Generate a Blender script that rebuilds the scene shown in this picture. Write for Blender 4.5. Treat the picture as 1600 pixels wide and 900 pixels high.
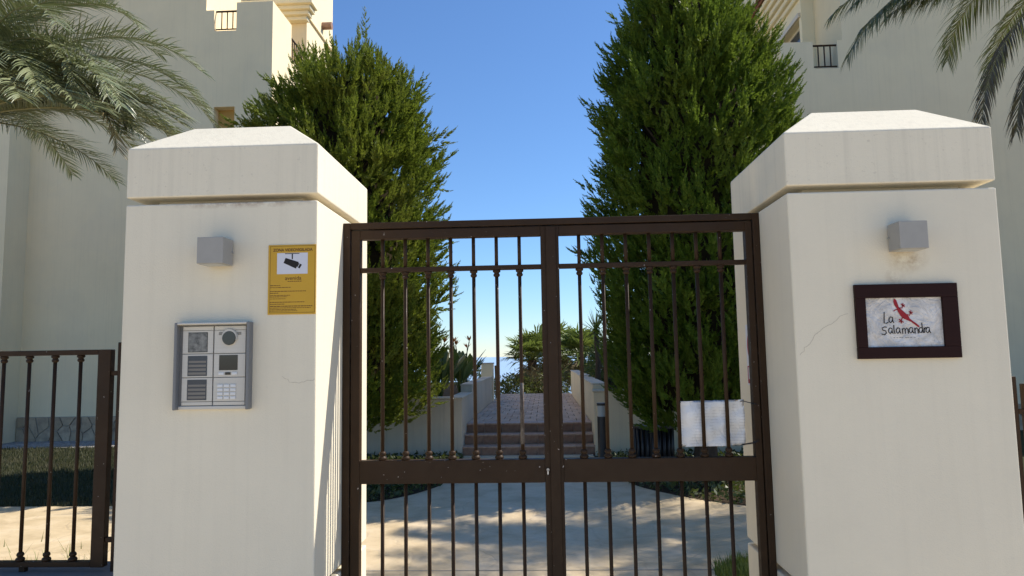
import bpy, bmesh, math, random
import numpy as np
from mathutils import Vector, Matrix

for o in list(bpy.data.objects):
    bpy.data.objects.remove(o, do_unlink=True)
S = bpy.context.scene
COL = S.collection
R = math.radians

# ------------------------------------------------------------------ camera
cam = bpy.data.cameras.new('camera'); camo = bpy.data.objects.new('camera', cam); COL.objects.link(camo)
cam.sensor_width = 36.0; cam.lens = 36.0 * 1104.75 / 1600.0
cam.clip_start = 0.05; cam.clip_end = 60000
PITCH, YAW, ROLL = .0965, -.0441, -.0170
fw = Vector((math.sin(YAW) * math.cos(PITCH), math.cos(YAW) * math.cos(PITCH), math.sin(PITCH)))
r0 = Vector((math.cos(YAW), -math.sin(YAW), 0)); u0 = r0.cross(fw)
rr = math.cos(ROLL) * r0 + math.sin(ROLL) * u0; uu = -math.sin(ROLL) * r0 + math.cos(ROLL) * u0
camo.matrix_world = Matrix(((rr.x, uu.x, -fw.x, 0), (rr.y, uu.y, -fw.y, 0), (rr.z, uu.z, -fw.z, 1.6), (0, 0, 0, 1)))
S.camera = camo

# ------------------------------------------------------------------ sky, sun, exposure
SUNDIR = Vector((1.0, .31, 1.137)).normalized()
EL = math.asin(SUNDIR.z); AZ = math.atan2(SUNDIR.x, SUNDIR.y)
W = bpy.data.worlds.new('World'); S.world = W; W.use_nodes = True
nt = W.node_tree; bg = nt.nodes['Background']
sky = nt.nodes.new('ShaderNodeTexSky'); sky.sky_type = 'NISHITA'; sky.sun_disc = False
sky.sun_elevation = EL; sky.sun_rotation = AZ
sky.altitude = 2500; sky.air_density = 1.45; sky.dust_density = 0.0; sky.ozone_density = 10.0
nt.links.new(sky.outputs[0], bg.inputs[0]); bg.inputs[1].default_value = 0.118
sun = bpy.data.lights.new('sun', 'SUN'); suno = bpy.data.objects.new('sun', sun); COL.objects.link(suno)
sun.energy = 4.6; sun.angle = R(.53); sun.color = (1, .93, .82)
suno.location = (20, 6, 24)
suno.rotation_euler = (-SUNDIR).to_track_quat('-Z', 'Y').to_euler()
S.view_settings.view_transform = 'Standard'; S.view_settings.look = 'None'
S.view_settings.exposure = 0.56; S.view_settings.gamma = 1; S.view_settings.use_curve_mapping = False
S.cycles.max_bounces = 8; S.cycles.diffuse_bounces = 5; S.cycles.transparent_max_bounces = 8

# ------------------------------------------------------------------ materials
class NB:
    def __init__(s, name, rough=.8, spec=.3):
        s.m = bpy.data.materials.new(name); s.m.use_nodes = True
        s.t = s.m.node_tree; s.b = s.t.nodes['Principled BSDF']; s.out = s.t.nodes['Material Output']
        s.b.inputs['Roughness'].default_value = rough
        s.b.inputs['Specular IOR Level'].default_value = spec
        s._co = None
    def n(s, t, **k):
        x = s.t.nodes.new(t)
        for a, v in k.items(): setattr(x, a, v)
        return x
    def l(s, a, b): s.t.links.new(a, b)
    def co(s):
        if not s._co: s._co = s.n('ShaderNodeTexCoord').outputs['Object']
        return s._co
    def mapping(s, scale=(1, 1, 1), rot=(0, 0, 0), loc=(0, 0, 0)):
        m = s.n('ShaderNodeMapping'); s.l(s.co(), m.inputs[0])
        m.inputs['Scale'].default_value = scale; m.inputs['Rotation'].default_value = rot; m.inputs['Location'].default_value = loc
        return m.outputs[0]
    def noise(s, scale, detail=4, rough=.55, vec=None, dist=0):
        x = s.n('ShaderNodeTexNoise'); x.inputs['Scale'].default_value = scale; x.inputs['Detail'].default_value = detail
        x.inputs['Roughness'].default_value = rough; x.inputs['Distortion'].default_value = dist
        s.l(vec or s.co(), x.inputs['Vector']); return x.outputs['Fac']
    def ramp(s, fac, stops):
        x = s.n('ShaderNodeValToRGB'); e = x.color_ramp.elements
        while len(e) < len(stops): e.new(.5)
        for el, (p, c) in zip(e, stops):
            el.position = p; el.color = (c[0], c[1], c[2], 1) if isinstance(c, (tuple, list)) else (c, c, c, 1)
        s.l(fac, x.inputs[0]); return x.outputs[0]
    def mix(s, fac, a, b, mode='MIX'):
        x = s.n('ShaderNodeMix', data_type='RGBA', blend_type=mode)
        for sock, v in ((x.inputs[0], fac), (x.inputs[6], a), (x.inputs[7], b)):
            if hasattr(v, 'links'): s.l(v, sock)
            elif isinstance(v, (tuple, list)): sock.default_value = (v[0], v[1], v[2], 1)
            else: sock.default_value = v
        return x.outputs[2]
    def math(s, op, a, b=0, clamp=False):
        x = s.n('ShaderNodeMath', operation=op); x.use_clamp = clamp
        for i, v in enumerate((a, b)):
            if hasattr(v, 'links'): s.l(v, x.inputs[i])
            else: x.inputs[i].default_value = v
        return x.outputs[0]
    def color(s, c):
        if hasattr(c, 'links'): s.l(c, s.b.inputs['Base Color'])
        else: s.b.inputs['Base Color'].default_value = (c[0], c[1], c[2], 1)
        return s
    def bump(s, h, strength=.3, dist=.01):
        x = s.n('ShaderNodeBump'); x.inputs['Strength'].default_value = strength; x.inputs['Distance'].default_value = dist
        s.l(h, x.inputs['Height']); s.l(x.outputs[0], s.b.inputs['Normal']); return s
    def rough(s, v):
        if hasattr(v, 'links'): s.l(v, s.b.inputs['Roughness'])
        else: s.b.inputs['Roughness'].default_value = v
        return s

def plaster(name, base, stain=.12, streak=.1, fine=160, spots=None):
    m = NB(name, .9, .2)
    n1 = m.noise(1.3, 5, .6)
    c = m.mix(m.ramp(n1, [(.35, 0.), (.7, 1.)]), base, tuple(v * (1 - stain) for v in base))
    st = m.noise(1, 4, .6, m.mapping((26, 26, .7)))
    c = m.mix(m.ramp(st, [(.5, 0.), (.75, 1.)]), c, m.mix(streak, c, (.16, .14, .11)))
    sp = m.noise(38, 3, .7)
    c = m.mix(m.ramp(sp, [(.66, 0.), (.8, .25)]), c, tuple(v * .7 for v in base))
    if spots:
        for (sx, sy, sz, rx, rz, col, amt) in spots:
            mp = m.mapping((1 / rx, .8, 1 / rz), loc=(-sx / rx, -sy * .8, -sz / rz))
            g = m.n('ShaderNodeTexGradient', gradient_type='SPHERICAL'); m.l(mp, g.inputs[0])
            k = m.math('MULTIPLY', g.outputs['Fac'], m.ramp(m.noise(22, 5, .7), [(.38, 0.), (.62, 1.)]))
            c = m.mix(m.math('MULTIPLY', k, amt, True), c, col)
    m.color(c)
    tw = m.noise(5, 5, .6, m.mapping((1, 1, 2.2), (0, .5, 0)), 1.2)
    pt = m.ramp(m.noise(.9, 3, .5, m.mapping((1, 1, 1), loc=(3, 1, 5))), [(.52, 0.), (.56, 1.)])
    m.color(m.mix(m.math('MULTIPLY', pt, .05), c, (.5, .47, .42)))
    h = m.mix(.45, m.noise(fine, 3, .6), m.mix(.5, m.noise(14, 4, .6), tw))
    m.bump(h, .30, .008)
    return m.m

CREAM = (.76, .69, .535)
M = {}
M['pillarA'] = plaster('pillar_render_a', CREAM, .07, .045, spots=[(-1.35, 3.06, 2.31, .42, .03, (.30, .19, .12), 1.0)])
M['pillarB'] = plaster('pillar_render_b', CREAM, .07, .04, spots=[(1.555, 3.06, 1.985, .10, .07, (.36, .25, .13), .8), (1.50, 3.06, 1.90, .05, .06, (.34, .24, .14), .6)])
m = NB('cap_render', .92, .2)
cc = m.mix(m.ramp(m.noise(1.5, 5), [(.35, 0.), (.7, 1.)]), CREAM, tuple(v * .92 for v in CREAM))
st = m.noise(1, 5, .65, m.mapping((34, 34, .5)))
cc = m.mix(m.ramp(st, [(.48, 0.), (.72, 1.)]), cc, m.mix(.11, cc, (.15, .14, .12)))
cc = m.mix(m.ramp(m.noise(55, 3, .75), [(.62, 0.), (.75, .35)]), cc, (.36, .31, .24))
m.color(cc); m.bump(m.mix(.4, m.noise(170, 3), m.noise(60, 3)), .35, .006); M['cap'] = m.m
M['house'] = plaster('house_render', (.86, .72, .47), .06, .06, 60)
M['houseB'] = plaster('house_render_b', (.78, .67, .45), .06, .06, 60)
M['creamhouse'] = plaster('cream_house_render', (.84, .74, .50), .06, .03, 60)
M['planter'] = plaster('planter_render', (.62, .56, .45), .16, .22, 90)  # greyer copy of the planter render, shade included in the colour
M['planter_bounce'] = plaster('planter_render_bounce', (.74, .64, .46), .10, .10, 90)  # same render with warm bounce light painted into the colour
M['lowwall'] = plaster('low_wall_stone', (.22, .21, .20), .25, .2, 60)

def metal_paint(name, base, rough=.5):
    m = NB(name, rough, .18)
    c = m.mix(m.ramp(m.noise(6, 5), [(.3, 0.), (.75, 1.)]), base, tuple(v * 1.35 for v in base))
    chip = m.ramp(m.noise(70, 2, .5), [(.745, 0.), (.765, 1.)])
    c = m.mix(chip, c, (.42, .38, .34))
    m.color(c); m.rough(m.ramp(m.noise(30, 4), [(.3, rough - .08), (.7, rough + .14)]))
    m.bump(m.noise(120, 3), .12, .002); return m.m
M['brown'] = metal_paint('brown_gate_paint', (.033, .018, .0085))
m = NB('worn_brown_paint', .6, .2)
wr = m.noise(9, 6, .75, m.mapping((3, 3, 1.4)))
m.color(m.ramp(wr, [(.40, (.03, .017, .009)), (.50, (.09, .07, .055)), (.66, (.20, .18, .16))])); m.bump(wr, .4, .002); M['brown_worn'] = m.m
M['black'] = NB('black_plastic', .5, .4).color((.012, .012, .014)).m
M['steel'] = NB('lock_steel', .35, .5).color((.55, .55, .55)).m; M['steel'].node_tree.nodes['Principled BSDF'].inputs['Metallic'].default_value = .8
m = NB('lamp_aluminium', .5, .45); m.color(m.mix(m.noise(20, 4), (.30, .285, .25), (.36, .34, .305))); M['lamp'] = m.m
m = NB('intercom_silver', .42, .5); m.color(m.mix(m.noise(3, 3, .5, m.mapping((1, 1, 90))), (.50, .47, .405), (.60, .57, .50))); M['silver'] = m.m
M['hood'] = NB('hood_grey', .5, .35).color((.19, .19, .185)).m
M['screen'] = NB('dark_screen', .12, .6).color((.035, .03, .025)).m
m = NB('old_map_card', .25, .5); m.color(m.ramp(m.noise(45, 5, .6), [(.35, (.07, .065, .06)), (.5, (.16, .155, .14)), (.65, (.24, .23, .21))])); M['card'] = m.m
M['name_window'] = NB('name_window', .2, .5).color((.05, .055, .065)).m
M['name_tag'] = NB('name_tag', .6, .3).color((.20, .185, .16)).m
M['key'] = NB('silver_key', .3, .5).color((.66, .66, .65)).m
m = NB('yellow_sign', .45, .4); m.color(m.mix(m.noise(9, 4), (.60, .345, .022), (.52, .295, .02))); M['yellow'] = m.m
M['ink'] = NB('black_ink', .6, .3).color((.018, .014, .012)).m
M['brownink'] = NB('brown_ink', .6, .3).color((.09, .035, .015)).m
m = NB('white_print', .45, .4); m.color((.62, .62, .66)); M['white'] = m.m
m = NB('maroon_wood', .5, .12); m.color(m.mix(m.noise(8, 4, .6, m.mapping((1, 1, 20))), (.017, .0055, .0045), (.028, .009, .007))); M['maroon'] = m.m
m = NB('wrinkled_paper', .22, .5)
c = m.ramp(m.noise(11, 6, .65, None, 1.5), [(.3, (.42, .40, .37)), (.5, (.60, .57, .53)), (.65, (.74, .71, .67))])
m.color(m.mix(m.ramp(m.noise(60, 3), [(.62, 0.), (.75, .5)]), c, (.26, .23, .2))); m.bump(m.noise(9, 5, .6, None, 2), .9, .02); M['paper'] = m.m
m = NB('plastic_sleeve', .18, .5)
m.color(m.mix(m.ramp(m.noise(6, 5, .6), [(.4, 0.), (.65, 1.)]), (.80, .80, .80), (.60, .59, .57))); m.bump(m.noise(8, 5, .55, None, 2.5), .9, .012)
wv = m.n('ShaderNodeTexWave', bands_direction='Z'); wv.inputs['Scale'].default_value = 22; wv.inputs['Distortion'].default_value = .6; m.l(m.co(), wv.inputs['Vector'])
lines = m.math('MULTIPLY', m.ramp(wv.outputs['Fac'], [(.78, 0.), (.9, 1.)]), m.ramp(m.noise(30, 3, .6, m.mapping((1, 1, .3))), [(.42, 0.), (.52, 1.)]))
base = m.mix(m.ramp(m.noise(4, 5, .6), [(.45, 0.), (.75, 1.)]), (.84, .84, .83), (.70, .69, .66))
m.color(m.mix(m.math('MULTIPLY', lines, .35), base, (.45, .44, .43)))
M['sleeve'] = m.m
M['red'] = NB('salamander_red', .5, .3).color((.30, .012, .018)).m
M['signred'] = NB('sign_red', .5, .3).color((.33, .025, .03)).m

# ground materials
m = NB('stamped_concrete', .62, .35)
v = m.n('ShaderNodeTexVoronoi', feature='DISTANCE_TO_EDGE'); v.inputs['Scale'].default_value = 1.7
nd = m.n('ShaderNodeTexNoise'); nd.inputs['Scale'].default_value = 2.2; nd.inputs['Detail'].default_value = 4; m.l(m.co(), nd.inputs['Vector'])
vm = m.n('ShaderNodeMix', data_type='RGBA'); vm.inputs[0].default_value = .22; m.l(m.co(), vm.inputs[6]); m.l(nd.outputs['Color'], vm.inputs[7])
m.l(vm.outputs[2], v.inputs['Vector'])
jo = m.ramp(v.outputs['Distance'], [(0., 0.), (.022, 1.)])
c = m.ramp(m.noise(2.4, 6, .62, None, .6), [(.3, (.47, .36, .21)), (.5, (.60, .47, .29)), (.72, (.69, .56, .38))])
c = m.mix(m.ramp(m.noise(14, 5, .7), [(.55, 0.), (.8, .5)]), c, (.30, .21, .14))
c = m.mix(m.math('MULTIPLY', m.math('SUBTRACT', 1, jo), .14), c, (.20, .14, .10))
m.color(c); m.bump(m.mix(.5, jo, m.noise(18, 5, .6)), .35, .012); M['drive'] = m.m
m = NB('street_pavement', .85, .2); m.color(m.mix(m.noise(2, 6), (.58, .49, .36), (.66, .56, .42))); m.bump(m.noise(80, 3), .2, .004); M['street'] = m.m
m = NB('terrain_soil', .95, .1); m.color(m.mix(m.noise(.6, 6), (.16, .12, .075), (.22, .19, .10))); M['terrain'] = m.m
m = NB('bed_soil', .95, .1); m.color(m.mix(m.noise(9, 6), (.035, .026, .018), (.09, .065, .04))); m.bump(m.noise(30, 5), .8, .03); M['soil'] = m.m
m = NB('lawn_soil', .95, .1); m.color(m.mix(m.noise(9, 6), (.028, .032, .014), (.055, .055, .025))); M['lawnsoil'] = m.m
m = NB('gravel', .9, .2)
v = m.n('ShaderNodeTexVoronoi'); v.inputs['Scale'].default_value = 22; m.l(m.co(), v.inputs['Vector'])
m.color(m.ramp(v.outputs['Color'], [(.1, (.16, .15, .14)), (.9, (.48, .46, .43))])); m.bump(v.outputs['Distance'], .9, .03); M['gravel'] = m.m
m = NB('hazed_sea_water', .6, .3); m.color((.30, .43, .57)); m.bump(m.noise(.02, 5), .3, 2.0); M['sea'] = m.m  # base colour paled to paint in the distant haze

def pervar(m, c1, c2):
    g = m.n('ShaderNodeObjectInfo'); return m.mix(g.outputs['Random'], c1, c2)
m = NB('path_paver', .8, .25); c = pervar(m, (.52, .38, .27), (.68, .52, .38)); c = m.mix(m.ramp(m.noise(14, 5), [(.4, 0.), (.7, .6)]), c, (.24, .17, .14)); m.color(c); m.bump(m.noise(60, 4), .4, .005); M['paver'] = m.m
m = NB('terracotta', .6, .35); c = pervar(m, (.25, .145, .095), (.33, .20, .135)); c = m.mix(m.ramp(m.noise(12, 5), [(.4, 0.), (.7, .6)]), c, (.15, .07, .045)); m.color(c); m.bump(m.noise(60, 4), .3, .004); M['terra'] = m.m
m = NB('terracotta_nosing', .6, .35); c = pervar(m, (.42, .29, .21), (.50, .36, .27)); c = m.mix(m.ramp(m.noise(12, 5), [(.45, 0.), (.7, .6)]), c, (.20, .10, .07)); m.color(c); M['nosing'] = m.m
m = NB('skirt_stone', .85, .25); c = pervar(m, (.40, .30, .19), (.55, .43, .29)); c = m.mix(m.ramp(m.noise(8, 5), [(.4, 0.), (.7, .7)]), c, (.22, .17, .13)); m.color(c); m.bump(m.noise(25, 5), .5, .01); M['stone'] = m.m
M['mortar'] = NB('mortar', .95, .1).color((.36, .32, .26)).m
m = NB('roof_tile', .8, .2); c = pervar(m, (.26, .10, .06), (.40, .19, .12)); c = m.mix(m.ramp(m.noise(9, 5), [(.4, 0.), (.7, .7)]), c, (.16, .09, .06)); m.color(c); M['tile'] = m.m

def leafmat(name, c1, c2, c3, rough=.45, trans=.25, spec=.35, noise_scale=1.4):
    m = NB(name, rough, spec)
    g = m.n('ShaderNodeNewGeometry')
    c = m.mix(g.outputs['Random Per Island'], c1, c2)
    c = m.mix(m.ramp(m.noise(noise_scale, 4), [(.45, 0.), (.72, .8)]), c, c3)
    m.color(c)
    tr = m.n('ShaderNodeBsdfTranslucent'); m.l(m.mix(.5, c, (.20, .26, .03)), tr.inputs[0])
    ms = m.n('ShaderNodeMixShader'); ms.inputs[0].default_value = trans
    m.l(m.b.outputs[0], ms.inputs[1]); m.l(tr.outputs[0], ms.inputs[2]); m.l(ms.outputs[0], m.out.inputs[0])
    return m.m
M['cypA'] = leafmat('cypress_leaf_olive', (.085, .130, .014), (.190, .240, .026), (.215, .220, .036), .55, .40)
M['cypB'] = leafmat('cypress_leaf_green', (.052, .110, .011), (.125, .205, .021), (.155, .200, .024), .55, .40)
M['palmA'] = leafmat('silver_glint_palm_leaf', (.10, .13, .05), (.27, .29, .16), (.17, .18, .08), .30, .10, .8, .9)  # pale leaflet tone raised to stand in for sun highlights
M['palmdry'] = leafmat('dry_palm_leaf', (.24, .19, .10), (.34, .27, .15), (.28, .22, .11), .5, .15, .4)
M['palmB'] = leafmat('green_palm_leaf', (.055, .072, .022), (.085, .10, .035), (.11, .11, .045), .4, .2, .45)
M['palmBdry'] = leafmat('brown_palm_leaf', (.085, .065, .04), (.14, .105, .065), (.11, .085, .05), .5, .15, .4)
M['fan'] = leafmat('fan_palm_leaf', (.12, .17, .045), (.21, .26, .08), (.18, .20, .07), .4, .35, .4)
M['fandry'] = leafmat('dry_fan_leaf', (.24, .19, .11), (.33, .27, .16), (.28, .22, .12), .6, .2, .3)
M['shrub'] = leafmat('shrub_leaf', (.06, .09, .025), (.11, .14, .04), (.15, .14, .07), .5, .25, .4)
M['strel'] = leafmat('strelitzia_leaf', (.06, .09, .022), (.10, .14, .04), (.13, .14, .04), .35, .25, .4)
M['flower'] = leafmat('orange_petal', (.55, .12, .03), (.62, .20, .05), (.50, .09, .05), .5, .3, .3)
M['ground_cover'] = leafmat('ground_cover_leaf', (.03, .05, .015), (.065, .09, .028), (.08, .085, .03), .5, .2, .4)
M['grass'] = leafmat('shaded_grass_blade', (.045, .048, .026), (.072, .074, .042), (.10, .088, .055), .5, .15, .2)  # darkened so the lawn's shade sits in the blade colour
M['grass_lit'] = leafmat('sunlit_grass_blade', (.09, .14, .03), (.16, .20, .05), (.20, .19, .08), .5, .3, .3)  # lighter copy of the grass colour for tufts in sun
m = NB('bark', .95, .1); m.color(m.mix(m.noise(9, 6, .6, m.mapping((3, 3, .6))), (.05, .035, .025), (.15, .11, .08))); m.bump(m.noise(12, 6, .6, m.mapping((3, 3, .5))), .9, .03); M['bark'] = m.m
M['twig_core'] = NB('dark_twig_core', .95, .05).color((.028, .022, .012)).m  # dark brown for the opaque core added inside the crowns
M['rachis'] = NB('palm_rachis', .5, .4).color((.20, .19, .085)).m
M['glass'] = NB('window_glass', .06, .6).color((.05, .06, .07)).m
M['frame'] = NB('window_frame', .4, .4).color((.62, .55, .42)).m
M['curtain'] = NB('curtain', .9, .1).color((.45, .46, .46)).m
M['ochre'] = plaster('ochre_recess', (.52, .33, .11), .1, .05, 60)
M['woodpost'] = NB('grey_post', .8, .2).color((.07, .06, .05)).m
M['binblack'] = NB('bin_black', .4, .5).color((.018, .018, .022)).m
M['whiteplast'] = NB('frosted_diffuser', .5, .4).color((.45, .46, .44)).m

# ------------------------------------------------------------------ mesh helpers
class MB:
    def __init__(s): s.v = []; s.f = []
    def add(s, vs, fs):
        o = len(s.v); s.v += [tuple(p) for p in vs]; s.f += [tuple(i + o for i in f) for f in fs]; return s
    def box(s, x0, x1, y0, y1, z0, z1):
        return s.add([(x0, y0, z0), (x1, y0, z0), (x1, y1, z0), (x0, y1, z0), (x0, y0, z1), (x1, y0, z1), (x1, y1, z1), (x0, y1, z1)],
                     [(0, 3, 2, 1), (4, 5, 6, 7), (0, 1, 5, 4), (1, 2, 6, 5), (2, 3, 7, 6), (3, 0, 4, 7)])
    def bbox(s, x0, x1, y0, y1, z0, z1, b=.006, seg=2):
        bm = bmesh.new(); bmesh.ops.create_cube(bm, size=1)
        for v in bm.verts: v.co = Vector(((x0 + x1) / 2 + v.co.x * (x1 - x0), (y0 + y1) / 2 + v.co.y * (y1 - y0), (z0 + z1) / 2 + v.co.z * (z1 - z0)))
        bmesh.ops.bevel(bm, geom=bm.edges[:], offset=b, segments=seg, affect='EDGES', profile=.5)
        return s.bm(bm)
    def bm(s, bm):
        bm.verts.index_update(); s.add([v.co[:] for v in bm.verts], [[v.index for v in f.verts] for f in bm.faces]); bm.free(); return s
    def tube(s, pts, rad, n=8, cap=True):
        pts = [Vector(p) for p in pts]; rs = rad if isinstance(rad, (list, tuple)) else [rad] * len(pts)
        vs = []; fs = []
        d0 = (pts[1] - pts[0]).normalized(); up = Vector((0, 0, 1)) if abs(d0.z) < .9 else Vector((1, 0, 0))
        a = d0.cross(up).normalized()
        for i, p in enumerate(pts):
            d = (pts[min(i + 1, len(pts) - 1)] - pts[max(i - 1, 0)]).normalized()
            a = (a - d * a.dot(d)).normalized(); b = d.cross(a)
            for k in range(n):
                t = 2 * math.pi * k / n; vs.append(p + (a * math.cos(t) + b * math.sin(t)) * rs[i])
        for i in range(len(pts) - 1):
            for k in range(n):
                fs.append((i * n + k, i * n + (k + 1) % n, (i + 1) * n + (k + 1) % n, (i + 1) * n + k))
        if cap: fs.append(tuple(range(n))[::-1]); fs.append(tuple((len(pts) - 1) * n + k for k in range(n)))
        return s.add(vs, fs)
    def lathe(s, prof, x, y, z, n=14):
        vs = []; fs = []
        for (r, h) in prof:
            for k in range(n):
                t = 2 * math.pi * k / n; vs.append((x + r * math.cos(t), y + r * math.sin(t), z + h))
        for i in range(len(prof) - 1):
            for k in range(n): fs.append((i * n + k, i * n + (k + 1) % n, (i + 1) * n + (k + 1) % n, (i + 1) * n + k))
        fs.append(tuple(range(n))[::-1]); fs.append(tuple((len(prof) - 1) * n + k for k in range(n)))
        return s.add(vs, fs)
    def prism_y(s, poly, y0, y1):      # polygon in xz extruded along y (poly counter-clockwise seen from -y)
        n = len(poly)
        vs = [(p[0], y0, p[1]) for p in poly] + [(p[0], y1, p[1]) for p in poly]
        fs = [tuple(range(n)), tuple(range(2 * n - 1, n - 1, -1))] + [(i, i + n, (i + 1) % n + n, (i + 1) % n) for i in range(n)]
        return s.add(vs, fs)
    def build(s, name, mat, parent=None, smooth=False):
        return mk(name, s.v, s.f, mat, parent, smooth)

def link(o, parent=None):
    COL.objects.link(o)
    if parent is not None: o.parent = parent
    return o
def mk(name, v, f, mat, parent=None, smooth=False):
    me = bpy.data.meshes.new(name); me.from_pydata([tuple(map(float, p)) for p in v], [], f); me.validate(); me.update()
    me.materials.append(mat)
    if smooth: me.polygons.foreach_set('use_smooth', [True] * len(me.polygons))
    return link(bpy.data.objects.new(name, me), parent)
def mknp(name, V, nper, mat, parent=None):      # V: (n*nper,3) array, every nper vertices one face
    V = np.ascontiguousarray(V, dtype=np.float32).reshape(-1, 3); n = len(V) // nper
    me = bpy.data.meshes.new(name); me.vertices.add(len(V)); me.vertices.foreach_set('co', V.ravel())
    me.loops.add(len(V)); me.loops.foreach_set('vertex_index', np.arange(len(V), dtype=np.int32))
    me.polygons.add(n); me.polygons.foreach_set('loop_start', np.arange(0, len(V), nper, dtype=np.int32))
    me.polygons.foreach_set('loop_total', np.full(n, nper, dtype=np.int32))
    me.update(calc_edges=True); me.materials.append(mat)
    return link(bpy.data.objects.new(name, me), parent)
def tag(o, label=None, cat=None, group=None, kind=None):
    if label: o['label'] = label
    if cat: o['category'] = cat
    if group: o['group'] = group
    if kind: o['kind'] = kind
    return o
def empty(name, loc, label, cat, group=None):
    o = bpy.data.objects.new(name, None); o.empty_display_size = .1; link(o); o.location = loc
    return tag(o, label, cat, group)
def adopt(root):                     # parts are modelled in world space: keep them there under an Empty with an offset
    bpy.context.view_layer.update()
    mi = Matrix.Translation(-Vector(root.location))
    for c in root.children: c.matrix_parent_inverse = mi
def struct(o): o['kind'] = 'structure'; return o
def share(src, name, loc, parent):
    o = bpy.data.objects.new(name, src.data); link(o, parent); o.location = loc; return o

# ------------------------------------------------------------------ ground, sea
def ground_z(x, y):
    if y < 23: return -.03
    return -.03 - min(30.5, (y - 23) * .12 + max(0, y - 30) * .05)
xs = [-4000, -900, -250, -80, -30, -14, -7, 0, 7, 14, 30, 80, 250, 900, 4000]
ys = [-3000, -600, -120, -30, -8, 2, 8, 16, 23, 25, 28, 34, 45, 60, 90, 140, 190, 214]
vs = [(x, y, ground_z(x, y)) for y in ys for x in xs]; nx = len(xs)
fs = [(j * nx + i, j * nx + i + 1, (j + 1) * nx + i + 1, (j + 1) * nx + i) for j in range(len(ys) - 1) for i in range(nx - 1)]
struct(mk('terrain', vs, fs, M['terrain']))
struct(mk('sea', [(-40000, 150, -26), (40000, 150, -26), (40000, 50000, -26), (-40000, 50000, -26)], [(0, 1, 2, 3)], M['sea']))
struct(MB().box(-30, 30, -30, 3.3, -.2, -.004).build('street_pavement', M['street']))

def arc(pts, k=8):                   # smooth curve through points
    out = []
    P = [pts[0]] + list(pts) + [pts[-1]]
    for i in range(1, len(P) - 2):
        for j in range(k):
            t = j / k; a, b, c, d = (Vector(P[i + q]) for q in (-1, 0, 1, 2))
            out.append(.5 * ((2 * b) + (c - a) * t + (2 * a - 5 * b + 4 * c - d) * t * t + (3 * b - a - 3 * c + d) * t ** 3))
    out.append(Vector(pts[-1])); return out
LC = [(p.x, p.y) for p in arc([(-13, 7.95), (-6, 7.95), (-3.2, 7.9), (-2.0, 8.05), (-1.45, 8.75), (-1.30, 9.6), (-1.34, 11.6)])]
RC = [(p.x, p.y) for p in arc([(13, 7.3), (6, 7.35), (3.2, 7.4), (2.08, 7.7), (1.35, 8.45), (.98, 9.35), (.74, 11.6)])]
poly = [(-13, 3.3), (13, 3.3)] + RC + LC[::-1]
def slab(name, poly, z0, z1, mat):
    bm = bmesh.new(); vv = [bm.verts.new((p[0], p[1], z1)) for p in poly]
    f = bm.faces.new(vv); bm.normal_update()
    if f.normal.z < 0: f.normal_flip()
    e = bmesh.ops.extrude_face_region(bm, geom=[f]); 
    for q in e['geom']:
        if isinstance(q, bmesh.types.BMVert): q.co.z = z0
    bmesh.ops.recalc_face_normals(bm, faces=bm.faces[:])
    return MB().bm(bm).build(name, mat)
struct(slab('driveway', poly, -.15, 0, M['drive']))
struct(MB().box(-9, 9, 5.475, 5.49, -.02, .003).build('driveway_joint', M['mortar']))
bedL = [p for p in LC if p[0] > -4.6]; bedR = [p for p in RC if p[0] < 5]
struct(slab('planting_bed', bedL + [(-1.36, 11.598), (-4.6, 11.598)], -.2, -.012, M['soil']))
struct(slab('planting_bed', bedR + [(.78, 11.598), (5, 11.598)], -.2, -.012, M['soil']))
lawnpoly = [p for p in LC if p[0] <= -4.5] + [(-4.62, 13.4), (-13, 13.4)]
struct(slab('lawn', lawnpoly, -.2, -.012, M['lawnsoil']))
struct(slab('gravel_strip', [(-16, 13.42), (-4.62, 13.42), (-4.62, 14.58), (-16, 14.58)], -.2, -.002, M['gravel']))
struct(slab('lawn_verge', [(5.02, 7.45), (13, 7.4), (13, 14.58), (5.02, 14.58)], -.2, -.012, M['lawnsoil']))
rng = np.random.default_rng(5)
def blades(name, n, sampler, h, w, mat, label, lean=.5):
    P = sampler(n); n = len(P); a = rng.uniform(0, 2 * np.pi, n); hh = h * rng.uniform(.6, 1.3, n); l = rng.uniform(0, lean, n)
    d = np.stack([np.cos(a), np.sin(a), 0 * a], 1); s = np.stack([-np.sin(a), np.cos(a), 0 * a], 1)
    tip = P + d * (l * hh)[:, None]; tip[:, 2] += hh
    V = np.stack([P - s * w, P + s * w, tip], 1).reshape(-1, 3)
    return tag(mknp(name, V, 3, mat), label, 'grass', kind='stuff')
def in_rect(x0, x1, y0, y1, z=-.012):
    return lambda n: np.stack([rng.uniform(x0, x1, n), rng.uniform(y0, y1, n), np.full(n, z)], 1)
blades('lawn_grass', 60000, in_rect(-12.5, -4.6, 7.96, 13.4), .055, .006, M['grass'], 'short shaded lawn grass behind the brown fence')
def verge(n):
    P = np.stack([rng.uniform(-6, -1.9, n), 3.72 + np.abs(rng.normal(0, .9, n)) * .9, np.full(n, .0)], 1); return P
blades('verge_grass', 6000, verge, .10, .004, M['grass_lit'], 'thin grass tufts along the foot of the fence wall', .8)
def tuft(n):
    a = rng.uniform(0, 2 * np.pi, n); r = .42 * np.sqrt(rng.uniform(0, 1, n)); return np.stack([1.62 + r * np.cos(a), 5.35 + r * .8 * np.sin(a), np.zeros(n)], 1)
blades('corner_grass', 3000, tuft, .085, .006, M['grass_lit'], 'bright grass tuft at the edge of the driveway', .8)
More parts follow.
